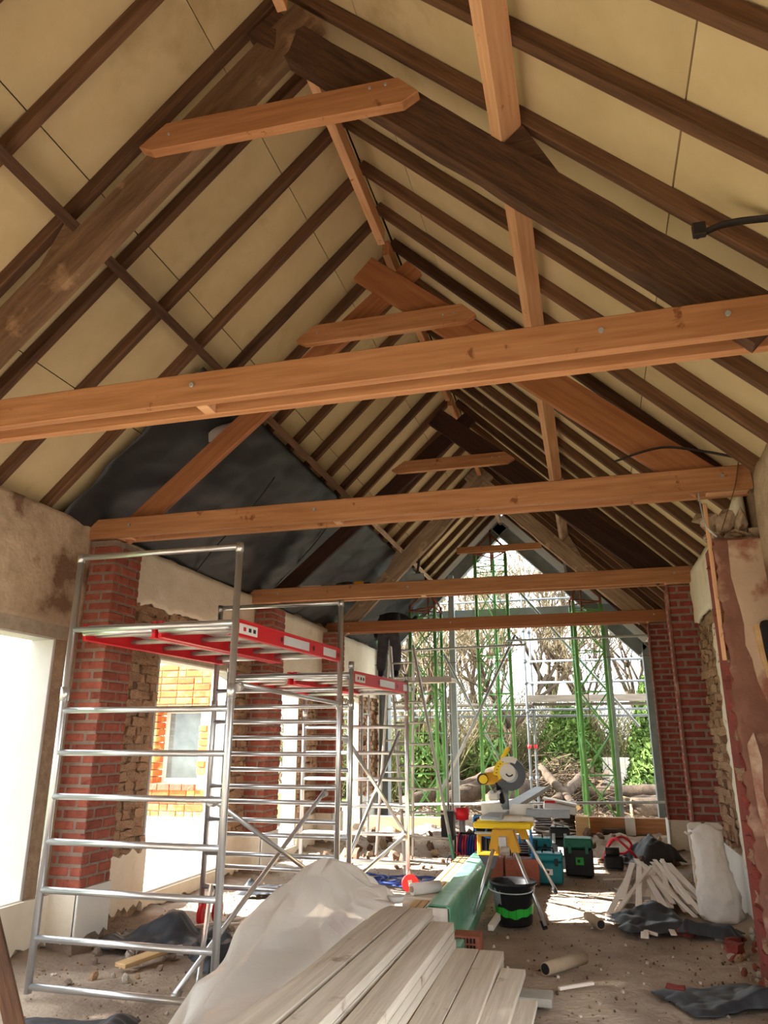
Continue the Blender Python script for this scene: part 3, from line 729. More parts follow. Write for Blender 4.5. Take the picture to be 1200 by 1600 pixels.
bar('board', (-1.16,6.4,.06), (-1.28,9.3,.06), .1, .1, 'greenfilm', gw)
plank((-1.58,6.75,.12), (-1.50,8.2,.12), .1, .1, 'spruce', 'grey offcut lying left of the green wrapped boards')
plank((-1.0,7.35,.05), (-.92,8.3,.12), .05, .05, 'lath', 'short pale batten under the saw stand')
# foil roll and white cup on the stack end
fr = root('foil_roll', (-1.5,6.75,.3), 'silver-grey roll lying behind the stack end', 'roll')
cyl('roll', (-1.62,6.95,.40), (-1.42,7.15,.40), .05, 'bagwhite', fr, 18); cyl('core', (-1.63,6.94,.40), (-1.41,7.16,.40), .025, 'card', fr, 12)
box('roll_support', (-1.7,6.9,0), (-1.4,7.2,.35), 'spruce', fr)
lathe('white_bowl', [(.0,0),(.05,.0),(.075,.05),(.07,.05),(.045,.01),(0,.012)], (-1.64,6.46,.385), 'white', label='small white bowl by the tip of the plastic sheet', cat='bowl')
# air brick at the end of the planks
ab = root('air_brick', (-1.12,6.75,0), 'hollow orange air brick at the end of the low planks', 'brick')
box('brick_body', (-1.26,6.66,0), (-1.0,6.86,.13), 'terracotta', ab)
for i in range(8):
    for k in range(2): box('slot', (-1.245+.028*i,6.654,.03+.05*k), (-1.229+.028*i,6.668,.065+.05*k), 'black', ab, 0)
# ================================================================= SAW STAND + SAW
st = root('saw_stand', (-.93,8.4,0), 'yellow saw stand on four silver legs', 'saw stand')
bar('stand_beam', (-.92,7.85,.70), (-.92,9.25,.72), .075, .09, 'alu_dull', st)
for (x, y, yt, sx) in ((-1.2,7.56,7.95,-1),(-.54,7.64,7.95,1),(-.52,9.36,9.0,1),(-1.3,9.0,8.9,-1)):
    lg = cyl('leg', (x,y,.03), (-.92+sx*.07,yt,.72), .0185, 'alu', st, 10)
    d = V((-.92+sx*.07-x, yt-y, .69)).normalized()
    cyl('rubber_foot', (x,y,0.005), tuple(V((x,y,.005))+d*.07), .024, 'black', lg, 10)
prism('yellow_bracket', [(-1.06,.62),(-1.02,.80),(-.82,.80),(-.76,.60),(-.84,.60),(-.86,.66),(-.97,.66),(-.98,.62)], 'y', 7.88, 8.02, 'amber', st)
prism('yellow_bracket', [(-1.06,.62),(-1.02,.80),(-.82,.80),(-.76,.60),(-.84,.60),(-.86,.66),(-.97,.66),(-.98,.62)], 'y', 8.92, 9.04, 'amber', st)
box('yellow_mount', (-1.25,8.16,.78), (-.66,8.24,.84), 'yellow', st, .012); box('yellow_mount', (-1.25,8.42,.78), (-.66,8.5,.84), 'yellow', st, .012)
for a, b in (((-1.20,8.05,.56),(-1.16,8.1,.74)), ((-1.02,8.05,.56),(-.98,8.1,.74)), ((-1.20,8.05,.54),(-.98,8.1,.58)), ((-1.2,8.05,.72),(-.98,8.1,.75))): box('work_stop', a, b, 'amber', st, .008)
prism('stop_base', [(-1.19,.54),(-.99,.54),(-1.04,.43),(-1.12,.43)], 'y', 8.05, 8.1, 'black', st)
box('stop_rail', (-1.22,8.04,.74), (-.95,8.11,.76), 'galv', st)
sw = root('mitre_saw', (-.93,8.4,.84), 'yellow and grey mitre saw with raised blade guard', 'mitre saw')
lathe('turntable', [(0,0),(.19,0),(.2,.02),(.2,.05),(0,.055)], (-.93,8.4,.845), 'paleTool', sw, 28)
box('base_casting', (-1.2,8.28,.845), (-.64,8.54,.89), 'paleTool', sw, .01)
prism('fence', [(-1.2,.89),(-1.2,1.0),(-1.0,1.0),(-.97,.94),(-.9,.94),(-.87,1.0),(-.66,1.0),(-.66,.89)], 'y', 8.44, 8.47, 'paleTool', sw)
box('scale_plate', (-1.02,8.24,.86), (-.84,8.3,.9), 'yellow', sw, .01)
prism('pivot_arm', [(8.62,.88),(8.72,.88),(8.7,1.12),(8.62,1.34),(8.54,1.34),(8.6,1.1)], 'x', -1.0, -.93, 'toolgrey', sw)
bc = V((-.87,8.38,1.30))
def disc(name, c, r0, x0, x1, m_, a0=0, a1=360, rin=0, par=sw, seg=30):
    """ring sector in a plane facing the viewer (normal roughly -Y), thickness x0..x1 along Y"""
    bm = bmesh.new(); n = seg; F = []
    for y in (x0, x1):
        ring = []
        for i in range(n+1):
            a = math.radians(a0+(a1-a0)*i/n)
            ring.append((bm.verts.new((c.x+r0*math.cos(a), c.y+y, c.z+r0*math.sin(a))), bm.verts.new((c.x+max(rin,.002)*math.cos(a), c.y+y, c.z+max(rin,.002)*math.sin(a)))))
        F.append(ring)
    for i in range(n):
        bm.faces.new((F[0][i][0],F[0][i+1][0],F[0][i+1][1],F[0][i][1])); bm.faces.new((F[1][i][1],F[1][i+1][1],F[1][i+1][0],F[1][i][0]))
        bm.faces.new((F[0][i][0],F[1][i][0],F[1][i+1][0],F[0][i+1][0])); bm.faces.new((F[0][i][1],F[0][i+1][1],F[1][i+1][1],F[1][i][1]))
    for i in (0, n): bm.faces.new((F[0][i][0],F[0][i][1],F[1][i][1],F[1][i][0]))
    return meshobj(name, bm_mesh(name, bm), m_, None, par)
disc('saw_blade', bc, .15, -.002, .002, 'galv')
disc('lower_guard', bc, .165, -.03, .03, 'toolguard', -150, 85, .085)
disc('guard_cover', bc+V((-.02,0,.02)), .085, -.045, -.03, 'paleTool', 0, 360)
disc('guard_vent', bc+V((.0,-.006,.02)), .045, -.048, -.044, 'black', 200, 330, .03)
ug = disc('upper_guard', bc, .175, -.04, .04, 'yellow', 95, 205, .10)
disc('guard_rib', bc, .18, -.044, -.03, 'paleTool', 60, 120, .12)
for i in range(6):
    a = math.radians(118+14*i); q = bc+V((.14*math.cos(a), -.043, .14*math.sin(a)))
    box('lettering', q-V((.007,.002,.004)), q+V((.007,0,.004)), 'black', ug, 0)
bar('handle', bc+V((-.08,0,.15)), bc+V((.0,0,.27)), .035, .045, 'yellow', sw, bev=.012)
cyl('motor', bc+V((-.28,-.02,-.05)), bc+V((-.06,.04,-.03)), .062, 'amber', sw, 18)
mc = cyl('motor_cap', bc+V((-.29,-.08,-.05)), bc+V((-.27,.0,-.05)), .058, 'black', sw, 18)
cyl('cap_face', bc+V((-.275,-.10,-.05)), bc+V((-.275,-.07,-.05)), .045, 'yellow', mc, 18)
bar('motor_arm', bc+V((-.17,0,-.09)), bc+V((-.02,0,.0)), .05, .05, 'black', sw, bev=.012)
bar('hinge', bc+V((-.14,.05,-.1)), (-.98,8.55,1.0), .05, .05, 'black', sw, bev=.01)
cyl('slide_rail', (-.99,8.3,1.12), (-.99,9.0,1.14), .018, 'galv', sw, 10); cyl('slide_rail', (-1.06,8.3,1.12), (-1.06,9.0,1.14), .018, 'galv', sw, 10)
box('dust_head', (-1.12,8.4,1.03), (-1.0,8.56,1.13), 'paleTool', sw, .02)
# grey profile board lying across the saw
gb = root('profile_board', (-.85,9.2,.92), 'long grey profile board lying through the saw', 'board')
bar('board', (-1.06,8.1,.885), (-.70,10.8,1.03), .2, .025, 'steel', gb, bev=.004)
bar('lip', (-.955,8.1,.895), (-.60,10.8,1.04), .012, .05, 'galv', gb)
box('side_extension', (-.72,8.36,.88), (-.28,8.46,.96), 'toolgrey', label='dark grey extension bar at the right of the saw', cat='bar')
# bucket
bk = root('rubble_bucket', (-.83,7.8,0), 'black bucket splashed with green paint under the saw stand', 'bucket')
lathe('bucket_body', [(0,.0),(.15,0),(.165,.02),(.205,.335),(.225,.345),(.228,.365),(.212,.37),(.2,.34),(.16,.03),(0,.025)], (-.83,7.8,0), 'black', bk, 32)
def splash(a0, a1, z0f, z1f, m_):
    def f(u, v):
        a = a0+(a1-a0)*u; z = z0f(u)+(z1f(u)-z0f(u))*v; R_ = .162+.040*(z-.02)/.315+.003
        return V((-.83+R_*math.cos(a), 7.8+R_*math.sin(a), z))
    sheet('paint_splash', f, 40, 4, m_, bk, 0)
splash(math.pi, 2*math.pi, lambda u: .085+.014*math.sin(9*u)+.006*math.sin(31*u), lambda u: .17+.025*math.sin(5*u+2.2)+.008*math.sin(23*u), 'limegreen')
splash(math.pi*1.02, 1.32*math.pi, lambda u: .17+.02*math.sin(9*u), lambda u: .30+.02*math.sin(13*u), 'toolgrey')
tube('bucket_handle', [V((-.83+.2*math.cos(a), 7.8-.23+.02*math.sin(a), .335+.05*math.sin(a)*-1)) for a in [math.pi*i/14 for i in range(15)]], .006, 'galv', bk)
# hollow blocks behind, toolboxes, machines
def hollow_block(x, y, rz, lb):
    r = root('hollow_block', (x,y,0), lb, 'block')
    M = Matrix.Rotation(rz, 4, 'Z')
    box('block_body', (x-.2,y-.14,0), (x+.2,y+.14,.27), 'terracotta', r, .006)
    for i in range(5): box('slot', (x-.18+.075*i,y-.05,.262), (x-.13+.075*i,y+.05,.273), 'black', r, 0)
hollow_block(-1.36, 10.0, 0, 'hollow terracotta block with the cable reel behind it, left of the saw legs')
hollow_block(-.93, 9.95, 0, 'hollow terracotta block standing behind the black bucket')
def case(name, lo, hi, m_, lid, lb, latches='black', handle=True, labelm='white_paint'):
    c = (V(lo)+V(hi))/2; r = root(name, (c.x,c.y,lo[2]), lb, 'toolbox'); h = hi[2]-lo[2]
    box('case_body', lo, (hi[0],hi[1],lo[2]+h*.72), m_, r, .015)
    box('lid', (lo[0]-.006,lo[1]-.006,lo[2]+h*.735), (hi[0]+.006,hi[1]+.006,hi[2]), lid, r, .02)
    w = hi[0]-lo[0]
    for t in (.2,.8): box('latch', (lo[0]+w*t-.02,lo[1]-.02,lo[2]+h*.6), (lo[0]+w*t+.02,lo[1]-.002,lo[2]+h*.85), latches, r, .004)
    if handle:
        tube('handle', [(lo[0]+w*.3,c.y,hi[2]-.005),(lo[0]+w*.32,c.y,hi[2]+.05),(lo[0]+w*.68,c.y,hi[2]+.05),(lo[0]+w*.7,c.y,hi[2]-.005)], .012, latches, r)
    lb_ = box('sticker', (lo[0]+w*.38,lo[1]-.008,lo[2]+h*.3), (lo[0]+w*.66,lo[1]-.001,lo[2]+h*.5), labelm, r, 0)
    box('sticker_mark', (lo[0]+w*.44,lo[1]-.0085,lo[2]+h*.36), (lo[0]+w*.54,lo[1]-.0075,lo[2]+h*.44), 'black', lb_, 0)
    return r
case('tool_case', (-.80,9.92,0), (-.46,10.16,.33), 'teal', 'teal', 'teal power tool case with a white sticker')
case('tool_case', (-.98,10.6,.0), (-.62,10.85,.42), 'teal', 'teal', 'second teal tool case partly hidden behind the first')
tb = case('tool_chest', (-.45,10.55,0), (-.10,10.85,.44), 'black', 'dkgreen', 'black tool chest with dark green lid', 'dkgreen', False, 'limegreen')
case('tool_case', (-.66,11.2,0), (-.40,11.42,.5), 'black', 'black', 'black case behind the teal and green toolboxes', 'galv')
cp = root('compressor', (-1.0,10.3,0), 'black compressor with blue air hose behind the bucket', 'compressor')
cyl('tank', (-1.06,10.3,.16), (-.76,10.3,.16), .11, 'black', cp, 18); box('pump', (-1.02,10.22,.27), (-.88,10.36,.40), 'iron', cp, .015)
for k in range(4): box('cooling_fin', (-1.03,10.21,.29+.028*k), (-.87,10.37,.30+.028*k), 'toolgrey', cp, 0)
for y in (10.2,10.4): tube('cage_bar', [(-1.1,y,0),(-1.1,y,.42),(-.78,y,.42),(-.78,y,0)], .010, 'black', cp)
tube('air_hose', spline([(-.97,10.1,.42),(-.94,10.0,.62),(-.88,9.95,.68),(-.82,9.95,.6),(-.81,9.95,.3),(-.83,9.98,.05)], 8), .016, 'blue', cp)
def hose(name, pts, r, m_, lb, cat='cable', n=8): return tube(name, spline(pts, n), r, m_, label=lb, cat=cat, seg=6)
hose('air_hose', [(-1.5,10.0,.55),(-1.52,10.0,.7),(-1.42,10.0,.72),(-1.36,9.98,.6),(-1.38,9.95,.5),(-1.2,9.8,.5)], .012, 'blue', 'light blue hose looped left of the saw stand', 'hose')
# cable reel
cr = root('cable_reel', (-1.6,10.3,0), 'blue and red cable reel in a black frame behind the terracotta block', 'cable reel')
cyl('drum', (-1.75,10.3,.27), (-1.42,10.3,.27), .19, 'navy', cr, 24)
for x in (-1.76,-1.42): cyl('drum_flange', (x,10.3,.27), (x+.012,10.3,.27), .235, 'redcable' if x < -1.5 else 'black', cr, 24)
for x in (-1.8,-1.38): tube('frame_bar', [(x,10.12,0),(x,10.2,.46),(x,10.4,.46),(x,10.48,0)], .012, 'black', cr)
tube('carry_bar', [(-1.8,10.3,.49),(-1.38,10.3,.49)], .014, 'black', cr)
for i in range(9):
    x = -1.73+.034*i; tube('cable_turn', [(x,10.3+.197*math.cos(a),.27+.197*math.sin(a)) for a in [2*math.pi*j/20 for j in range(21)]], .013, 'redcable' if i in (1,2,6,7) else 'navy', cr, 5)
for j, rad in enumerate((.12,.15,.1)):
    tube('cable_loop', [(-1.66+rad*math.cos(a)*.5-.08*j,9.92+.02*j,.16+rad*math.sin(a)) for a in [2*math.pi*i/20 for i in range(21)]], .008, ['navy','redcable','navy'][j], cr, 5)
# blue cable tangle by the caster
rr = random.Random(4)
for i in range(5):
    pts = []; cx = -2.45+.16*i*(1 if i % 2 else -.6); cy = 9.35+.1*rr.random()
    for j in range(13):
        a = j*1.0+i; pts.append((cx+(.28+.1*rr.random())*math.cos(a), cy+(.2+.08*rr.random())*math.sin(a), .02+.05*rr.random()))
    hose('extension_cable', pts, .009, 'navy', ['loop of blue cable nearest the red caster','blue cable coil spreading towards the wall','blue cable coil beside the stepladder','tangled blue cable loop behind the red caster','outlying loop of blue cable on the dirt'][i])
# red hose and gear right of the chests
hose('red_hose', [(.02,11.6,.08),(.15,11.5,.3),(.3,11.6,.36),(.42,11.7,.25),(.3,11.8,.12),(.1,11.7,.2),(.2,11.5,.35),(.4,11.4,.2),(.5,11.6,.05)], .018, 'redcable', 'tangle of red hose beyond the green-lidded chest', 'hose')
pm = root('pump_unit', (.15,11.3,0), 'small black pump standing in front of the red hose', 'pump')
box('pump_body', (.03,11.2,0), (.28,11.4,.16), 'black', pm, .02); cyl('pump_motor', (.06,11.3,.2), (.24,11.3,.2), .06, 'iron', pm, 14)
# ================================================================= FLOOR LITTER
sk = root('white_sack', (1.02,8.2,0), 'tall white woven sack leaning against the brick pier', 'sack')
def sack(u, v):
    a = 2*math.pi*u; hh = .84
    rx = (.175-.02*v+.02*math.sin(7*v)) if v < .93 else .20*(1-v)/.07*.75+.02
    ry = .15*(1-.55*v**2) if v < .93 else .06
    rx = rx*(min(1,(v/.05)**.5) if v < .05 else 1); ry *= (min(1,(v/.05)**.5) if v < .05 else 1)
    z = hh*min(v,.93)/.93+(.03*math.sin(3*a) if v > .9 else 0)
    d = 1+.12*nz((math.cos(a)*2,math.sin(a)*2,v*9),1,4)
    return V((1.06-.06*v+rx*d*math.cos(a), 8.25+.15*v+ry*d*math.sin(a), z))
sheet('sack_body', sack, 60, 50, 'bagwhite', sk, 0)
tube('sack_tie', [(.80+.02*i,8.22,.80-.02*math.sin(i)) for i in range(4)], .012, 'bagwhite', sk)
rr = random.Random(21)
lath_spots = []
for i in range(34):
    a = rr.uniform(-.4,.6); x0 = .58+rr.uniform(-.18,.2)+.12*a; y0 = 10.8+rr.uniform(-.6,.4)
    L = rr.uniform(1.7,2.8); d = V((math.sin(a)*.34, -math.cos(a), 0)).normalized()
    z = .02+.004*i; p0 = V((x0,y0,z+.03)); p1 = p0+d*L; p1.z = .02+.002*i
    if p1.x > 1.0: p1.x = 1.0
    bar('lath', p0, p1, .055+rr.uniform(-.01,.02), .012, 'lath', label='pale lath in the fanned pile beside the sack', cat='lath', group='fanned pile of laths')
bar('lath', (.08,8.3,.02), (.55,10.1,.2), .05, .02, 'lath', label='lath propped across the left of the fanned pile', cat='lath')
bar('stake', (.92,8.75,.0), (.99,9.1,.62), .06, .03, 'spruce_y', label='yellow timber stake propped between the sack and the laths', cat='stake')
bar('board_upright', (1.0,9.44,.0), (.98,9.46,.75), .06, .02, 'lath', label='pale batten standing against the corner of the brick pier', cat='batten')
def crumple(name, cx, cy, sx, sy, h, rz, m_, lb, seed, fold=1., z0=.02):
    c, s = math.cos(rz), math.sin(rz); rr = random.Random(seed); o = V((rr.uniform(0,50),rr.uniform(0,50),0))
    def f(u, v):
        x = (u-.5)*sx*(1+.18*nz((v*3,seed,0),1,3)); y = (v-.5)*sy*(1+.18*nz((u*3,seed,5),1,3))
        z = h*(.8*max(0, nz(V((x*2.0,y*2.0,0))*fold+o,1,2)+.3)+.16*abs(nz(V((x*5,y*5,2))+o,1,2)))
        e = min(1, 6*min(u,1-u,v,1-v)+.15)
        return V((cx+c*x-s*y, cy+s*x+c*y, z0+z*e))
    return sheet(name, f, 44, 34, m_, thick=.004, label=lb, cat='sheet')
crumple('black_sheet', .40, 8.0, .66, .62, .28, .3, 'sheet', 'folded black sheet lying on the front of the lath pile', 1)
crumple('black_sheet', .88, 7.78, .5, .36, .18, -.3, 'sheet', 'black sheet crumpled at the foot of the white sack', 2)
crumple('grey_sheet', .70, 5.95, .75, .5, .16, .5, 'sheet', 'blue-grey sheet crumpled on the floor at the lower right', 3)
crumple('black_sheet', .62, 11.9, .8, .7, .4, .5, 'sheet', 'black sheet and cable bundle heaped beside the far pier', 9)
crumple('pale_sheet', .33, 9.3, .35, .9, .12, .1, 'membrane_lt', 'pale grey sheet poking out left of the laths', 14)
crumple('black_sheet', -3.65, 6.35, 1.0, .6, .3, .2, 'sheet', 'black sheet heaped on the floor inside the near scaffold', 4)
crumple('black_sheet', -2.75, 6.0, .8, .7, .45, .8, 'sheet', 'black sheet bundled by the right poles of the near scaffold', 5)
crumple('grey_sheet', -3.1, 4.3, .75, .5, .12, .2, 'sheet', 'dark grey sheet lying in front of the near scaffold frame', 6)
crumple('black_sheet', -3.7, 8.5, .5, .4, .2, .2, 'sheet', 'scrap of black sheet under the opening in the left wall', 8)
def ctube(p0, p1, r, lb):
    q = root('cardboard_tube', p0, lb, 'tube'); p0 = V(p0); p1 = V(p1)
    cyl('tube_wall', p0, p1, r, 'card', q, 18); d = (p1-p0).normalized()
    cyl('tube_bore', p0-d*.002, p0+d*.01, r*.82, 'black', q, 18)
    return q
ctube((-.46,6.24,.045), (-.19,6.62,.045), .045, 'cardboard tube lying on the bare floor near the planks')
ctube((-.05,7.78,.04), (-.17,8.12,.04), .042, 'shorter cardboard tube lying left of the black folded sheet')
bar('pipe', (.0,8.15,.02), (.42,7.62,.02), .025, .025, 'lath', label='thin white pipe lying in front of the folded black sheet', cat='pipe')
bar('board_offcut', (-3.55,5.55,.03), (-3.42,5.95,.05), .12, .03, 'spruce_y', label='short wooden offcut inside the near scaffold', cat='offcut')
for p0, p1, lb in (((-3.6,6.6,.06),(-2.8,7.3,.12),'thin stick slanting under the opening in the wall'),((-3.5,6.9,.03),(-2.6,7.1,.06),'thin batten lying behind the black sheet in the scaffold'),((-.35,5.9,.02),(-.12,6.05,.03),'short twig on the bare floor'),((-1.9,9.0,.02),(-1.5,10.4,.03),'batten on the floor behind the stepladder'),((.0,10.2,.03),(.75,10.35,.05),'white pipe lying behind the lath pile')):
    bar('stick', p0, p1, .03, .02, 'lath', label=lb, cat='stick')
# broken bricks and rubble
rr = random.Random(9)
for i, (x, y, s, lb) in enumerate([(.42,6.05,.07,'brick fragment alone on the floor above the grey sheet'),(1.0,7.3,.09,'half brick at the foot of the right wall'),(.66,7.72,.08,'brick fragment between the two black sheets'),(1.02,7.55,.07,'brick shard beside the white sack'),(1.06,9.3,.12,'broken brick by the base of the brick pier')]):
    meshobj('brick_fragment', rough_brick_me(i, 1, 1, 1, 'brick_dk'), None, rot_loc(x, y, s*.35, .1, .1, i*1.1, (s*1.6,s,s*.75)), label=lb, cat='brick')
def litter(n, region, mats, smin, smax, label, seed):
    rr = random.Random(seed)
    for i in range(n):
        x = rr.uniform(region[0],region[1]); y = rr.uniform(region[2],region[3]); s = rr.uniform(smin,smax)
        meshobj('rubble_stone', rock_me(rr.randrange(8), mats[i % len(mats)], 1), None, rot_loc(x, y, fl((x+4.6)/6.1,(y+2)/18.2).z+s*.25, rr.random()*3, rr.random()*3, rr.random()*6, (s,s*rr.uniform(.6,1),s*.7)), label=label, cat='rubble', group=label)
litter(46, (.92,1.28,6.3,8.0), ['stone','rough','brick'], .03,.1, 'rubble lump along the foot of the right wall', 1)
litter(40, (-4.2,-3.3,5.2,7.4), ['stone','rough','mortar'], .03,.12, 'rubble lump around the base of the near brick pier', 2)
litter(45, (-4.1,-1.7,10.6,13.6), ['soil','soil','roughm'], .07,.26, 'clod on the spoil bank left of the saw', 3)
litter(26, (-.3,1.0,11.6,13.8), ['soil','soil','rough'], .07,.24, 'clod on the spoil bank behind the toolboxes', 4)
litter(50, (-.6,.9,4.9,7.6), ['soil','soil','roughm'], .012,.04, 'small crumb scattered on the bare floor', 5)
def crumbs(name, n, reg, mat, s0, s1, seed):
    rr = random.Random(seed); bm = bmesh.new()
    for i in range(n):
        x = rr.uniform(reg[0],reg[1]); y = rr.uniform(reg[2],reg[3]); s = rr.uniform(s0,s1); z = fl((x+4.6)/6.1,(y+2)/18.2).z
        r_ = bmesh.ops.create_cone(bm, cap_ends=True, segments=4, radius1=s, radius2=s*.5, depth=s)['verts']
        M = rot_loc(x,y,z+s*.3,rr.random()*3,rr.random()*3,rr.random()*3)
        for v in r_: v.co = M @ v.co
    meshobj(name, bm_mesh(name, bm), mat, kind='stuff', label='fine dirt crumbs and chips scattered over the floor' if seed == 1 else 'pale mortar chips scattered along the walls', cat='debris')
crumbs('floor_crumbs', 2200, (-4.2,1.1,4.0,13), 'soil', .003,.012, 1)
crumbs('mortar_chips', 260, (-4.3,1.2,4.2,12), 'stone', .005,.018, 2)
# ================================================================= GABLE STEELWORK
YG = 15.95
def ibeam(name, p0, p1, w, h, m_, parent=None, up=(0,1,0), **k):
    M = frame_mat(p0, p1, up); L = (V(p1)-V(p0)).length; bm = bmesh.new()
    for lo, hi in (((-L/2,-w/2,h/2-.014),(L/2,w/2,h/2)), ((-L/2,-w/2,-h/2),(L/2,w/2,-h/2+.014)), ((-L/2,-.006,-h/2+.014),(L/2,.006,h/2-.014))):
        r_ = bmesh.ops.create_cube(bm, size=1)['verts']; lo = V(lo); hi = V(hi)
        for v in r_: v.co = V((v.co.x*(hi-lo).x, v.co.y*(hi-lo).y, v.co.z*(hi-lo).z))+(lo+hi)/2
    return meshobj(name, bm_mesh(name, bm), m_, M, parent, **k)
gf = root('steel_portal_frame', (XM, YG, 0), 'grey steel portal frame closing the open gable', 'steel frame')
ibeam('column', (XL+.22,YG,-.1), (XL+.22,YG,3.45), .26, .20, 'steel_dk', gf, up=(1,0,0))
ibeam('column', (XR-.12,YG,-.1), (XR-.12,YG,3.55), .26, .24, 'steel_dk', gf, up=(1,0,0))
for sd in (-1, 1): ibeam('steel_rafter', slope(sd, .12, YG, -.28), slope(sd, 4.2, YG, -.28), .18, .26, 'steel_dk', gf, up=(sd,0,1))
for sd in (-1, 1): bar('verge_trim', slope(sd, .0, YB+.02, .0), slope(sd, 4.1, YB+.02, .0), .03, .2, 'lath', gf, up=(sd,0,1))
def post(x, y, z1, lb): return bar('steel_post', (x,y,-.1), (x,y,z1), .12, .12, 'steel', label=lb, cat='steel post', up=(1,0,0), bev=.004)
post(-2.72, 15.7, 5.1, 'pale galvanised post standing left of the middle green prop')
post(.43, 15.75, 4.25, 'pale galvanised post behind the right green prop')
bar('steel_rail', (-4.3,16.25,4.32), (1.2,16.25,4.32), .1, .18, 'steel', label='horizontal galvanised rail high across the gable', cat='steel rail')
bar('brace_timber', (-2.55,15.6,5.62), (-.72,15.6,5.62), .06, .14, 'pine', label='short timber collar under the gable apex', cat='collar')
# ---- green lattice props
def lattice(cx, cy, rot, z1, w, lb, head=True):
    r = root('lattice_prop', (cx,cy,0), lb, 'shoring prop')
    P = [(cx+w*.577*math.cos(rot+2.094*i), cy+w*.577*math.sin(rot+2.094*i)) for i in range(3)]
    for p in P: cyl('pole', (p[0],p[1],.12), (p[0],p[1],z1), .037, 'green', r, 8)
    z = .22; n = 0; st = .78
    while z < z1-.05:
        for i in range(3):
            a, b = P[i], P[(i+1)%3]
            cyl('ring_bar', (a[0],a[1],z), (b[0],b[1],z), .012, 'green', r, 6)
            if z+st < z1:
                q, s_ = (a, b) if (n+i) % 2 else (b, a)
                cyl('diagonal', (q[0],q[1],z), (s_[0],s_[1],z+st), .014, 'green', r, 6)
                if i == 0: cyl('diagonal', (s_[0],s_[1],z), (q[0],q[1],z+st), .014, 'green', r, 6)
        z += st; n += 1
    for k in range(3):
        for i in range(3):
            a, b = P[i], P[(i+1)%3]; cyl('ring_bar', (a[0],a[1],z1-.12-.13*k), (b[0],b[1],z1-.12-.13*k), .011, 'green', r, 6)
    for p in P:
        cyl('base_jack', (p[0],p[1],-.05), (p[0],p[1],.14), .016, 'galv', r, 6)
        cyl('head_pin', (p[0],p[1],z1), (p[0],p[1],z1+.16), .026, 'rust', r, 8)
    for i in range(3):
        a, b = P[i], P[(i+1)%3]; cyl('head_strut', (a[0],a[1],z1+.14), (cx,cy,z1+.52), .022, 'rust', r, 6); cyl('head_ring', (a[0],a[1],z1+.05), (b[0],b[1],z1+.05), .016, 'rust', r, 6)
    cyl('head_screw', (cx,cy,z1-.3), (cx,cy,z1+.62), .02, 'rust', r, 8)
    cyl('tie_rod', (cx,cy,.0), (cx,cy,z1), .007, 'rust', r, 6)
    return r
lattice(-3.16, 15.35, math.pi, 4.25, .70, 'green lattice prop at the left of the open gable')
lattice(-1.84, 15.85, math.pi/2, 5.5, .66, 'tallest green lattice prop under the gable apex')
lattice(.0, 15.5, .1, 4.3, .66, 'green lattice prop at the right of the open gable')
# ---- tubes across the gable
def stube(p0, p1, lb, r=.024, m_='galv'): return cyl('scaffold_tube', p0, p1, r, m_, None, 8, label=lb, cat='scaffold tube')
stube((-4.3,14.75,.44), (1.28,14.75,.6), 'long knee-high guard tube across the open gable')
stube((-2.25,14.72,.50), (-1.15,14.72,.62), 'short tube clamped beside the raised saw head', .022)
stube((-4.05,14.9,3.40), (-1.1,14.9,3.45), 'tube at shoulder height of the worker, left half of the gable')
stube((-1.5,15.0,3.55), (1.2,15.0,3.56), 'upper horizontal tube on the right half of the gable')
stube((-2.82,15.2,3.35), (-1.6,16.6,.6), 'diagonal tube falling right from the left prop', .026)
stube((-2.95,15.1,.62), (-1.35,15.3,3.7), 'diagonal tube rising right across the left half of the gable', .03)
stube((-1.5,15.9,5.0), (.95,16.3,1.9), 'long diagonal tube falling right behind the right prop', .03)
stube((-4.3,15.2,3.15), (1.2,15.2,3.2), 'thin dark wire rope stretched across the gable', .006, 'rust')
for z, y, a, b, lb in ((2.33,18.3,-7,2.6,'outer scaffold ledger at the deck level'),(3.45,18.3,-1.4,2.6,'outer scaffold ledger above the deck'),(2.95,18.3,-1.4,2.6,'outer scaffold guard rail just above the deck'),(2.2,18.9,-7,2.6,'rear scaffold ledger under the deck'),(4.95,18.3,-6,2.4,'topmost outer scaffold ledger')):
    stube((a,y,z), (b,y,z), lb, .028, 'scafdark')
for x, y, lb in ((-1.42,18.3,'upright outer scaffold standard near the middle prop'),(-1.30,18.6,'second upright standard next to the middle prop'),(-5.6,18.3,'outer scaffold standard left of the gable'),(2.4,18.3,'outer scaffold standard right of the gable')):
    t = stube((x,y,-.1), (x,y,5.6), lb, .028, 'scafdark')
    for z in (.8,1.5,2.3,2.95,3.45,4.2): cyl('coupler', (x,y,z-.04), (x,y,z+.04), .045, 'scafdark' if z != 1.5 else 'redpaint', t, 8)
bar('scaffold_board', (-7,18.6,2.46), (2.6,18.6,2.46), .5, .05, 'scafboard', label='outer scaffold deck board running across the gable', cat='board')
bar('toe_board', (-1.4,18.28,2.58), (2.6,18.28,2.58), .03, .16, 'scafboard', label='toe board on edge at the outer scaffold deck', cat='board')
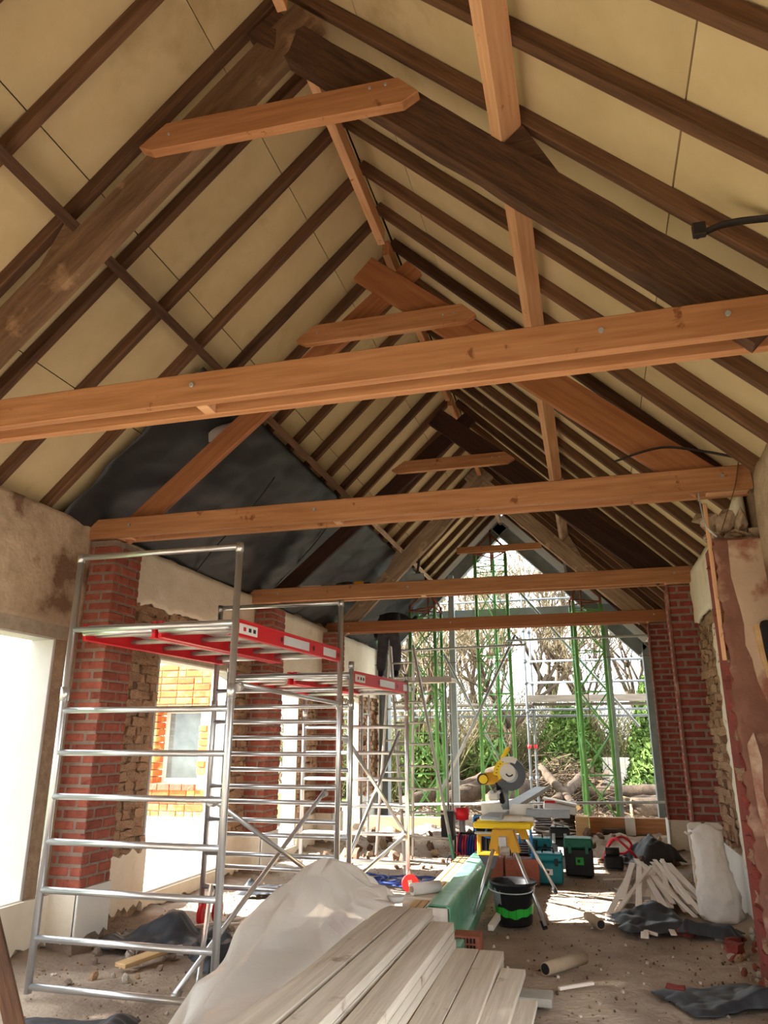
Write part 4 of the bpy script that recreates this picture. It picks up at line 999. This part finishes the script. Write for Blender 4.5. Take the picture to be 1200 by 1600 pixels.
# ---- stepladder
ld = root('stepladder', (-2.2,10.4,0), 'tall aluminium stepladder with one green-stained leg', 'ladder')
fA, fB, tA, tB = V((-2.40,9.95,0)), V((-1.70,9.78,0)), V((-2.80,10.75,2.98)), V((-2.44,10.7,2.98))
bar('stile', fA, tA, .03, .075, 'alu_dull', ld, up=(0,1,0)); sB = bar('stile', fB, tB, .03, .075, 'alu_dull', ld, up=(0,1,0))
bar('green_stain', fB.lerp(tB,.01)+V((0,-.004,0)), fB.lerp(tB,.17)+V((0,-.004,0)), .032, .076, 'greenfilm', sB, up=(0,1,0))
for k in range(10): cyl('rung', fA.lerp(tA,.06+.095*k), fB.lerp(tB,.06+.095*k), .014, 'alu_dull', ld, 8)
gA, gB = V((-3.25,11.6,0)), V((-2.7,11.65,0))
bar('rear_leg', gA, tA, .03, .06, 'alu_dull', ld, up=(0,1,0)); bar('rear_leg', gB, tB, .03, .06, 'alu_dull', ld, up=(0,1,0))
for k in range(6): cyl('rung', gA.lerp(tA,.1+.15*k), gB.lerp(tB,.1+.15*k), .013, 'alu_dull', ld, 8)
# ---- worker and platform
wp = root('work_platform', (-3.2,13.3,0), 'trestle deck the worker stands on at the left eave', 'platform')
box('deck', (-4.05,13.08,2.64), (-2.3,13.6,2.70), 'lath', wp); box('edge_trim', (-4.05,13.06,2.62), (-2.3,13.08,2.72), 'alu_dull', wp)
for x in (-3.95,-2.42):
    for y in (13.12,13.56): cyl('leg', (x,y,0), (x,y,2.64), .02, 'galv', wp, 8)
    for z in (.6,1.4,2.1): cyl('rail', (x,13.12,z), (x,13.56,z), .014, 'galv', wp, 6)
def skin_body(name, verts, edges, rads, mat, parent, rootv=0, sub=2):
    me = bpy.data.meshes.new(name); me.from_pydata([V(v) for v in verts], edges, [])
    o = meshobj(name, me, mat, None, parent)
    sk_ = o.modifiers.new('skin', 'SKIN'); sk_.use_smooth_shade = True
    for i, rd in enumerate(rads):
        me.skin_vertices[0].data[i].radius = (rd, rd) if not isinstance(rd, tuple) else rd
    me.skin_vertices[0].data[rootv].use_root = True
    o.modifiers.new('sub', 'SUBSURF').levels = sub; o.modifiers['sub'].render_levels = sub
    return o
WX, WY, WZ = -3.46, 13.28, 2.70
pr = root('person', (WX, WY, WZ), 'worker in dark clothes bending at the left eave, seen from behind between two tie beams', 'person')
WX, WY = WX-.03, WY
B = [(0,0,.93),(0,.05,1.03),(-.02,.20,1.13),(-.04,.36,1.18),(-.05,.46,1.2),(-.06,.56,1.2),      # pelvis, waist, chest, neck base, neck, head
     (-.10,.0,.86),(-.13,.02,.48),(-.15,-.02,.09),(-.17,.10,.035),                                     # left leg
     (.10,.0,.86),(.14,.04,.48),(.13,.0,.09),(.12,.12,.035),                                           # right leg
     (-.22,.33,1.16),(-.33,.28,.95),(-.30,.2,.78),(.2,.33,1.18),(.36,.42,1.10),(.40,.58,1.22)]
E_ = [(0,1),(1,2),(2,3),(3,4),(4,5),(0,6),(6,7),(7,8),(8,9),(0,10),(10,11),(11,12),(12,13),(3,14),(14,15),(15,16),(3,17),(17,18),(18,19)]
RD = [(.17,.14),(.18,.14),(.24,.15),(.19,.13),(.075,.075),(.10,.11),.10,.072,.055,.045,.10,.072,.055,.045,.075,.055,.042,.075,.055,.042]
body = skin_body('body', [V((WX,WY,WZ))+V(b) for b in B], E_, RD, 'cloth', pr)
TRS = [(0,.0,.95),(0,.02,1.0),(-.10,.0,.84),(-.13,.02,.48),(-.15,-.02,.12),(.10,.0,.84),(.14,.04,.48),(.13,.0,.12)]
skin_body('trousers', [V((WX,WY,WZ))+V(b) for b in TRS], [(0,1),(0,2),(2,3),(3,4),(0,5),(5,6),(6,7)], [(.18,.15),(.175,.14),.125,.10,.09,.125,.10,.09], 'trouser', pr)
hd = V((WX-.06,WY+.60,WZ+1.2))
bm = bmesh.new(); bmesh.ops.create_uvsphere(bm, u_segments=18, v_segments=12, radius=.115)
for v in bm.verts: v.co = V((v.co.x*.92, v.co.y*1.05, v.co.z*1.15))+hd
meshobj('hood', bm_mesh('hood', bm, True), 'cloth', None, pr)
for sx in (-.15,.13):
    bm = bmesh.new(); bmesh.ops.create_uvsphere(bm, u_segments=12, v_segments=8, radius=.06)
    for v in bm.verts: v.co = V((WX+sx+v.co.x*.85, WY+.04+v.co.y*2.1, WZ+.045+v.co.z*.75))
    meshobj('boot', bm_mesh('boot', bm, True), 'black', None, pr)
for hx, hy, hz, dr, m_ in ((-.30,.20,.76,V((.05,-.02,-1)),'greenfilm'), (.41,.62,1.25,V((0,1,.35)),'greenfilm')):
    h = V((WX+hx,WY+hy,WZ+hz)); dr = dr.normalized(); sdv = dr.cross(V((1,0,0)) if abs(dr.z) > .8 else V((0,0,1))).normalized()
    vs_ = [h-dr*.02, h+dr*.05]; es = [(0,1)]; rs = [.032,.036]
    for i, (o, L) in enumerate(((-.03,.06),(-.01,.075),(.01,.07),(.03,.055))):
        k = len(vs_); vs_ += [h+dr*.06+sdv*o, h+dr*(.06+L*.5)+sdv*o*1.1+V((.01,0,0)), h+dr*(.06+L)+sdv*o*1.1+V((.025,0,0))]; es += [(1,k),(k,k+1),(k+1,k+2)]; rs += [.011,.01,.009]
    k = len(vs_); vs_ += [h+dr*.02-sdv*.045, h+dr*.05-sdv*.065]; es += [(0,k),(k,k+1)]; rs += [.012,.010]
    skin_body('glove', vs_, es, rs, m_, pr, 0, 1)
# ---- sleepers, slate stacks, box etc. at the far sill
box('timber_sleeper', (-4.1,14.1,.06), (-2.75,14.3,.30), 'spruce_y', label='yellow timber sleeper at the foot of the left green prop', cat='sleeper')
box('timber_sleeper', (-.15,14.3,.10), (.5,14.5,.36), 'pine', label='brown timber sleeper under the right prop', cat='sleeper')
box('timber_sleeper', (.55,14.3,.10), (1.12,14.5,.36), 'pine', label='brown timber sleeper beside the right steel column', cat='sleeper')
box('timber_block', (-.38,13.9,.08), (-.16,14.25,.40), 'spruce_y', label='upright pale timber block left of the sleepers', cat='block')
cyl('short_log', (.05,14.0,.16), (.42,14.05,.16), .06, 'logw', None, 12, label='short round log in front of the sleepers', cat='log')
box('pale_block', (.44,14.15,.1), (.60,14.3,.38), 'white', label='white block between the two brown sleepers', cat='block')
rr = random.Random(6)
for s, (x, y, n, m_) in enumerate(((-.92,14.4,9,'iron'),(-.58,14.2,9,'bark'))):
    for k in range(n):
        meshobj('roof_tile', rough_brick_me(k % 10, 1, 1, 1, m_), None, rot_loc(x+rr.uniform(-.015,.015), y, .10+.036*k, 0, rr.uniform(-.03,.03), rr.uniform(-.1,.1), (.36,.26,.04)), label='dark roof tile in the stack left of the plastic box' if s == 0 else 'brown roof tile in the stack under the plastic box', cat='roof tile', group='left tile stack' if s == 0 else 'right tile stack')
cb = root('storage_box', (-.6,14.2,.46), 'clear plastic storage box with red edge lying on the tile stack', 'box')
def cbx(lo, hi, m_, nm): return meshobj(nm, box_me(hi[0]-lo[0], hi[1]-lo[1], hi[2]-lo[2], .02, m_), None, rot_loc(-.63,14.15,.52+lo[2],0,.18,0), cb)
cbx((-.28,-.15,.0),(.28,.15,.13),'sleeve','box_body'); cbx((-.29,-.16,.1),(.29,.16,.13),'white','box_lid'); 
box('red_band', (-.88,13.985,.60), (-.70,14.0,.64), 'redpaint', cb)
rb = root('red_bucket', (-2.1,12.7,.3), 'red tub hanging behind the stepladder leg', 'tub')
lathe('tub_body', [(0,0),(.10,0),(.13,.17),(.12,.17),(.09,.015),(0,.015)], (-2.12,12.7,.42), 'redpaint', rb, 20); cyl('tub_stand', (-2.12,12.7,.0), (-2.12,12.7,.42), .05, 'toolgrey', rb, 10)
box('black_speaker', (-2.45,12.6,.12), (-2.25,12.8,.55), 'black', label='black upright box left of the red tub', cat='box')
cyl('tank_cylinder', (-2.0,13.2,.30), (-1.35,13.2,.30), .16, 'iron', None, 18, label='dark lying cylinder behind the saw base', cat='cylinder')
# small things on the third tie beam and hanging irons
box('wood_offcut', (-3.75,9.42,3.668), (-3.45,9.5,3.69), 'lath', label='pale offcut lying on the third tie beam', cat='offcut')
tube('strap_coil', [(-3.2+.07*math.cos(a)+.01*a,9.47+.05*math.sin(a),3.685+.012*a/6) for a in [i*.5 for i in range(30)]], .008, 'black', label='coiled black strap on the third tie beam', cat='strap')
yt = root('yellow_tool', (-2.9,9.47,3.67), 'small yellow and black tool on the third tie beam', 'tool')
box('tool_body', (-2.98,9.44,3.668), (-2.84,9.5,3.72), 'amber', yt, .012); box('tool_grip', (-2.84,9.45,3.668), (-2.74,9.49,3.70), 'black', yt, .008)
bxs = root('metal_bracket', (-2.1,9.47,3.67), 'grey metal bracket box on the third tie beam', 'bracket')
box('bracket_body', (-2.25,9.44,3.668), (-2.0,9.5,3.78), 'steel_dk', bxs, .006); bar('bracket_arm', (-2.1,9.47,3.74), (-2.06,9.47,3.98), .03, .04, 'iron', bxs, up=(0,1,0))
def strap(pts, w, m_, lb):
    p = spline(pts, 6)
    def f(u, v):
        q = p[round(u*(len(p)-1))]; return q+V((0,w*(v-.5),0)) if abs((p[-1]-p[0]).y) < .5*(p[-1]-p[0]).length else q+V((w*(v-.5),0,0))
    return sheet('iron_strap', f, len(p)-1, 1, m_, thick=.006, label=lb, cat='strap')
strap([(.68,3.30,3.98),(.80,3.30,4.02),(.95,3.3,4.02),(1.15,3.28,3.98)], .05, 'iron', 'black iron strap above the right end of the nearest tie beam')
box('strap_plate', (.66,3.27,3.97), (.72,3.31,4.04), 'iron', label='small bent iron plate at the tip of the black strap', cat='plate')
strap([(.35,5.8,3.78),(.7,5.8,3.86),(1.0,5.8,3.80),(1.3,5.8,3.70)], .04, 'iron', 'iron strap over the right end of the second tie beam')
strap([(.93,5.78,3.46),(.94,5.78,3.3),(.96,5.78,3.18),(1.02,5.78,3.10)], .03, 'galv', 'bent metal strap hanging from the second tie beam')
strap([(1.26,5.78,3.75),(1.2,5.78,3.5),(1.12,5.78,3.3),(1.06,5.78,3.15)], .02, 'rafter', 'thin brown strip slanting across the end of the second tie beam')
hk = root('wall_plaque', (1.33,5.8,2.2), 'black rounded plaque with white lettering and a yellow wooden strip, right edge', 'plaque')
prism('plaque_body', [(1.225+.04*0,2.42),(1.235,2.46),(1.26,2.47),(1.36,2.47),(1.36,2.02),(1.30,2.02),(1.255,2.1),(1.23,2.3)], 'y', 5.79, 5.82, 'black', hk, .006)
prism('wooden_strip', [(1.185,2.44),(1.222,2.45),(1.235,2.2),(1.27,2.02),(1.245,2.0),(1.205,2.2)], 'y', 5.80, 5.83, 'spruce_y', hk)
for i, s_ in enumerate(([(0,0),(.02,.05),(.04,0)], [(0,.05),(0,0),(.035,0)], [(.035,.045),(.0,.025),(.035,0)])):
    tube('lettering', [(1.30+x, 5.787, 2.36-.075*i+z) for x, z in s_], .004, 'white_paint', hk, 5)
# ================================================================= OUTSIDE
rr = random.Random(31)
def branchy(bm, bt, p, d, L, r, depth, rr, up=.25):
    n = 3 if depth > 1 else 2; pts = [V(p)]; q = V(p); dd = V(d)
    for i in range(n):
        dd = (dd+V((rr.uniform(-1,1),rr.uniform(-1,1),rr.uniform(-.6,.9)))*.22).normalized(); q = q+dd*L/n; pts.append(q.copy())
    add_tube(bt if depth <= 2 else bm, pts, max(r,.015), 5 if depth > 2 else 3, max(r*.6,.011))
    if depth == 0: return
    for i in range(rr.choice((3,3,4)) if depth > 1 else 5):
        t = rr.uniform(.35,1); k = min(n-1, int(t*n)); base = pts[k].lerp(pts[k+1], t*n-k)
        nd = (dd+V((rr.uniform(-1,1),rr.uniform(-1,1),rr.uniform(-.3,.8)+up))*.9).normalized()
        branchy(bm, bt, base, nd, L*rr.uniform(.58,.82), r*.58, depth-1, rr, up)
def tree(x, y, h, seed, lb, tm='bark', bmn='twig', depth=5, r=.16):
    rr = random.Random(seed); R_ = root('bare_tree', (x,y,0), lb, 'tree'); a = bmesh.new(); b = bmesh.new()
    branchy(a, b, (x,y,-.2), (rr.uniform(-.1,.1),0,1), h*.36, r, depth, rr)
    meshobj('trunk', bm_mesh('trunk', a, True), tm, None, R_); meshobj('branches', bm_mesh('br', b), bmn, None, R_)
tl = [(-9.5,27,9,'bare tree at the left of the gable view'),(-6.0,26,9,'bare tree behind the left green prop'),(-3.2,25.5,9.5,'bare tree with many twigs behind the steel post'),(-1.4,29,11.5,'bare tree between the left and middle props'),(.4,26,8.5,'bare tree right of the middle prop'),(2.2,31,11,'tall bare tree behind the right prop'),(-7.4,34,12,'distant bare tree seen past the worker'),(4.4,30,9,'bare tree whose twigs reach over the fence'),(-2.1,22.3,7.5,'small bare tree just outside the scaffold'),(-4.6,22.0,7.5,'small bare tree behind the stepladder'),(-4.4,33,13,'tall distant tree between the left prop and the post')]
for i, (x, y, h, lb) in enumerate(tl): tree(x, y, h, 40+i, lb)
def thicket(x, y, w, h, n, seed, m_, lb):
    rr = random.Random(seed); bm = bmesh.new()
    for i in range(n):
        p = V((x+rr.gauss(0,w*.5), y+rr.gauss(0,w*.4), -.1)); d = V((rr.uniform(-.7,.7),rr.uniform(-.6,.6),1)).normalized(); L = h*rr.uniform(.5,1.1)
        pts = [p]; q = p.copy()
        for k in range(4):
            d = (d+V((rr.uniform(-1,1),rr.uniform(-1,1),rr.uniform(-.8,.3)))*.3).normalized(); q = q+d*L/4; pts.append(q.copy())
        add_tube(bm, pts, rr.uniform(.01,.02), 3, .006)
        for j in range(4):
            k = rr.randrange(1,4); e = (d+V((rr.uniform(-1,1),rr.uniform(-1,1),rr.uniform(-.5,.8)))).normalized()
            add_tube(bm, [pts[k], pts[k]+e*L*.22+V((0,0,.05)), pts[k]+e*L*.4], .007, 3, .003)
    meshobj('bare_shrub', bm_mesh('sh', bm), m_, label=lb, cat='shrub')
for i, (x, y, w, h, n, m_) in enumerate([(-7.5,23,1.6,3.0,260,'olive'),(-5.4,22,1.3,2.8,260,'olive'),(-3.9,23.5,1.3,3.6,260,'twig'),(-2.4,24.5,1.3,3.4,260,'olive'),(-1.2,26.5,1.3,3.2,240,'twig'),(.9,26,1.6,3.4,240,'olive'),(2.6,28,2,3.6,240,'twig'),(-10,26,2.4,4,260,'twig'),(-6,28,2.5,5,280,'olive'),(-1.5,30,2.5,5,280,'olive'),(5,30,2.6,4,240,'olive')]):
    thicket(x, y, w, h, n, 60+i, m_, ['olive thicket far left past the scaffold','olive thicket behind the worker platform','tan thicket behind the left prop','olive thicket behind the pale steel post','tan thicket behind the middle prop','olive thicket left of the round green bush','tan thicket right of the round green bush','tall tan thicket at the far left','tall olive thicket deep behind the left prop','tall olive thicket deep behind the middle prop','olive thicket beyond the fence'][i])
def bush(x, y, rx, rz, n, seed, lb, cone=False, name='evergreen_bush', ls=1.):
    rr = random.Random(seed); R_ = root(name, (x,y,0), lb, 'bush'); bm = bmesh.new()
    for i in range(n):
        a = rr.uniform(0,6.283); t = rr.random(); lump = 1+.18*nz((math.cos(a)*2,math.sin(a)*2,t*5+seed),1,3)
        if cone: z = rz*2*t; rad = rx*(1-t)**.75*(.65+.4*rr.random())*lump
        else:
            c = 2*t-1; rad = rx*math.sqrt(1-c*c)*(.82+.2*rr.random())*lump; z = rz*(1+c*lump)
        p = V((x+rad*math.cos(a), y+rad*math.sin(a), z)); s = ls*rr.uniform(.05,.13)
        u = V((rr.uniform(-1,1),rr.uniform(-1,1),rr.uniform(-1,1))).normalized(); w_ = u.cross(V((rr.random(),rr.random(),.5))).normalized()
        vs_ = [bm.verts.new(p-u*s), bm.verts.new(p+w_*s*.45), bm.verts.new(p+u*s), bm.verts.new(p-w_*s*.45)]; bm.faces.new(vs_)
    meshobj('foliage', bm_mesh('fol', bm), 'leaf', None, R_); cyl('stem', (x,y,-.2), (x,y,rz*1.2), .06, 'bark', R_, 8)
bush(-.62, 23.0, .8, 1.25, 9000, 1, 'round bright green bush behind the right prop')
bush(1.55, 22.2, .85, 1.65, 9000, 2, 'tall green conifer beside the right steel column', True, 'conifer')
bush(3.6, 24.5, 1.3, 2.4, 8000, 3, 'darker conifer partly hidden by the right wall', True, 'conifer')
bush(-4.6, 21.6, .8, .9, 4500, 4, 'low green shrub behind the stepladder')
bush(-2.9, 22.4, .7, .8, 3500, 5, 'low green shrub behind the pale steel post')
for i in range(9):
    bush(-40+2.1*i, 36+.8*i, 1.7, 1.0+.25*(i%3), 1500, 20+i, 'hedge clump seen through the nearest opening, '+['first','second','third','fourth','fifth','sixth','seventh','eighth','ninth'][i]+' counted from the left', False, 'hedge_clump', 2.)
for i, (x, y, rx, rz) in enumerate(((-11.8,3.3,1.75,4.0),)):
    bush(x, y, rx, rz, 9000, 70+i, 'dense evergreen outside the left wall shading the nearest opening', False, 'evergreen_tree', 2.4)
# fence and rail
fc = root('garden_fence', (.9,24,0), 'pale garden fence between the bush and the conifer', 'fence')
for k in range(9): box('fence_board', (.1+.16*k,24,.25), (.25+.16*k,24.03,1.15), 'lath', fc)
for z in (.4,1.0): box('fence_rail', (.05,24.03,z), (1.6,24.07,z+.07), 'bark', fc)
# log pile and brush heap
def log(p0, p1, r, lb, m_='logw'):
    R_ = root('log', p0, lb, 'log'); p0 = V(p0); p1 = V(p1); n = 9; pts = [p0.lerp(p1,i/n)+V((0,.03*nz((i,p0.x,0),1,2),.03*nz((i,p0.y,3),1,2))) for i in range(n+1)]
    bm = bmesh.new(); add_tube(bm, pts, r, 12, r*.86); meshobj('bark', bm_mesh('bark', bm, True), m_, None, R_)
    d = (p1-p0).normalized()
    cyl('cut_end', p0-d*.01, p0+d*.01, r*.9, 'cutwood', R_, 12); cyl('cut_end', p1-d*.01, p1+d*.01, r*.78, 'cutwood', R_, 12)
log((-3.6,18.6,.15), (-2.2,19.6,.75), .24, 'thick pale log sloping up behind the left half of the scaffold')
log((-3.3,19.4,.4), (-1.9,20.0,1.1), .2, 'second pale log on the pile behind the steel post')
log((-2.4,18.4,.2), (-1.7,19.8,.5), .26, 'thick log on the ground behind the saw head')
log((-.95,18.7,.25), (-.1,21.5,.9), .14, 'grey leaning log right of the middle prop')
log((-1.3,20.2,.95), (-.45,18.6,.15), .11, 'thin bark-covered log crossing the grey one')
log((-.3,20.3,.35), (1.9,20.6,.45), .19, 'long horizontal log behind the right prop')
log((.75,18.5,.18), (2.2,18.8,.2), .24, 'dark log by the yellow cut stump at the right column')
log((.55,18.3,.1), (.62,18.35,.42), .13, 'upright stump with yellow cut face')
log((-4.6,19.0,.15), (-3.4,20.4,.5), .18, 'log behind the stepladder')
log((.3,19.4,.2), (1.7,19.7,.3), .15, 'brown log between the sleepers and the fence')
rr = random.Random(8); bm = bmesh.new()
for i in range(1500):
    x = rr.gauss(-1.0,1.7); y = rr.gauss(21.0,.8); hz = max(.02, 1.35*math.exp(-((x+.9)/1.3)**2-((y-21.2)/1.2)**2)); z = rr.uniform(0,hz)
    d = V((rr.uniform(-1,1),rr.uniform(-.6,.6),rr.uniform(-.35,.35))).normalized(); L = rr.uniform(.25,1.0)
    add_tube(bm, [V((x,y,z))-d*L/2, V((x,y,z+rr.uniform(-.08,.12))), V((x,y,z))+d*L/2], rr.uniform(.008,.028), 3, .006)
meshobj('brush_heap', bm_mesh('heap', bm), 'brush', kind='stuff', label='heap of cut branches and twigs outside the gable', cat='branches')
rr = random.Random(88); bm = bmesh.new()
for i in range(700):
    x = rr.uniform(-5,2.2); y = rr.uniform(16.6,20.5); d = V((rr.uniform(-1,1),rr.uniform(-1,1),rr.uniform(-.1,.2))).normalized(); L = rr.uniform(.15,.7)
    add_tube(bm, [V((x,y,.0)), V((x,y,.06))+d*L*.5, V((x,y,.02))+d*L], rr.uniform(.006,.018), 3, .004)
meshobj('ground_twigs', bm_mesh('gt', bm), 'brush', kind='stuff', label='twigs strewn over the ground outside the gable', cat='twigs')
for i in range(40):
    rr = random.Random(300+i); x = rr.uniform(-4.5,1.8); y = rr.uniform(16.6,19.5); s = rr.uniform(.08,.3)
    meshobj('rubble_stone', rock_me(rr.randrange(8), 'stone', 1), None, rot_loc(x,y,-.08+s*.2,rr.random()*3,rr.random(),rr.random()*6,(s,s*.8,s*.6)), label='pale stone lying outside beyond the sill', cat='rubble', group='stones outside the gable')
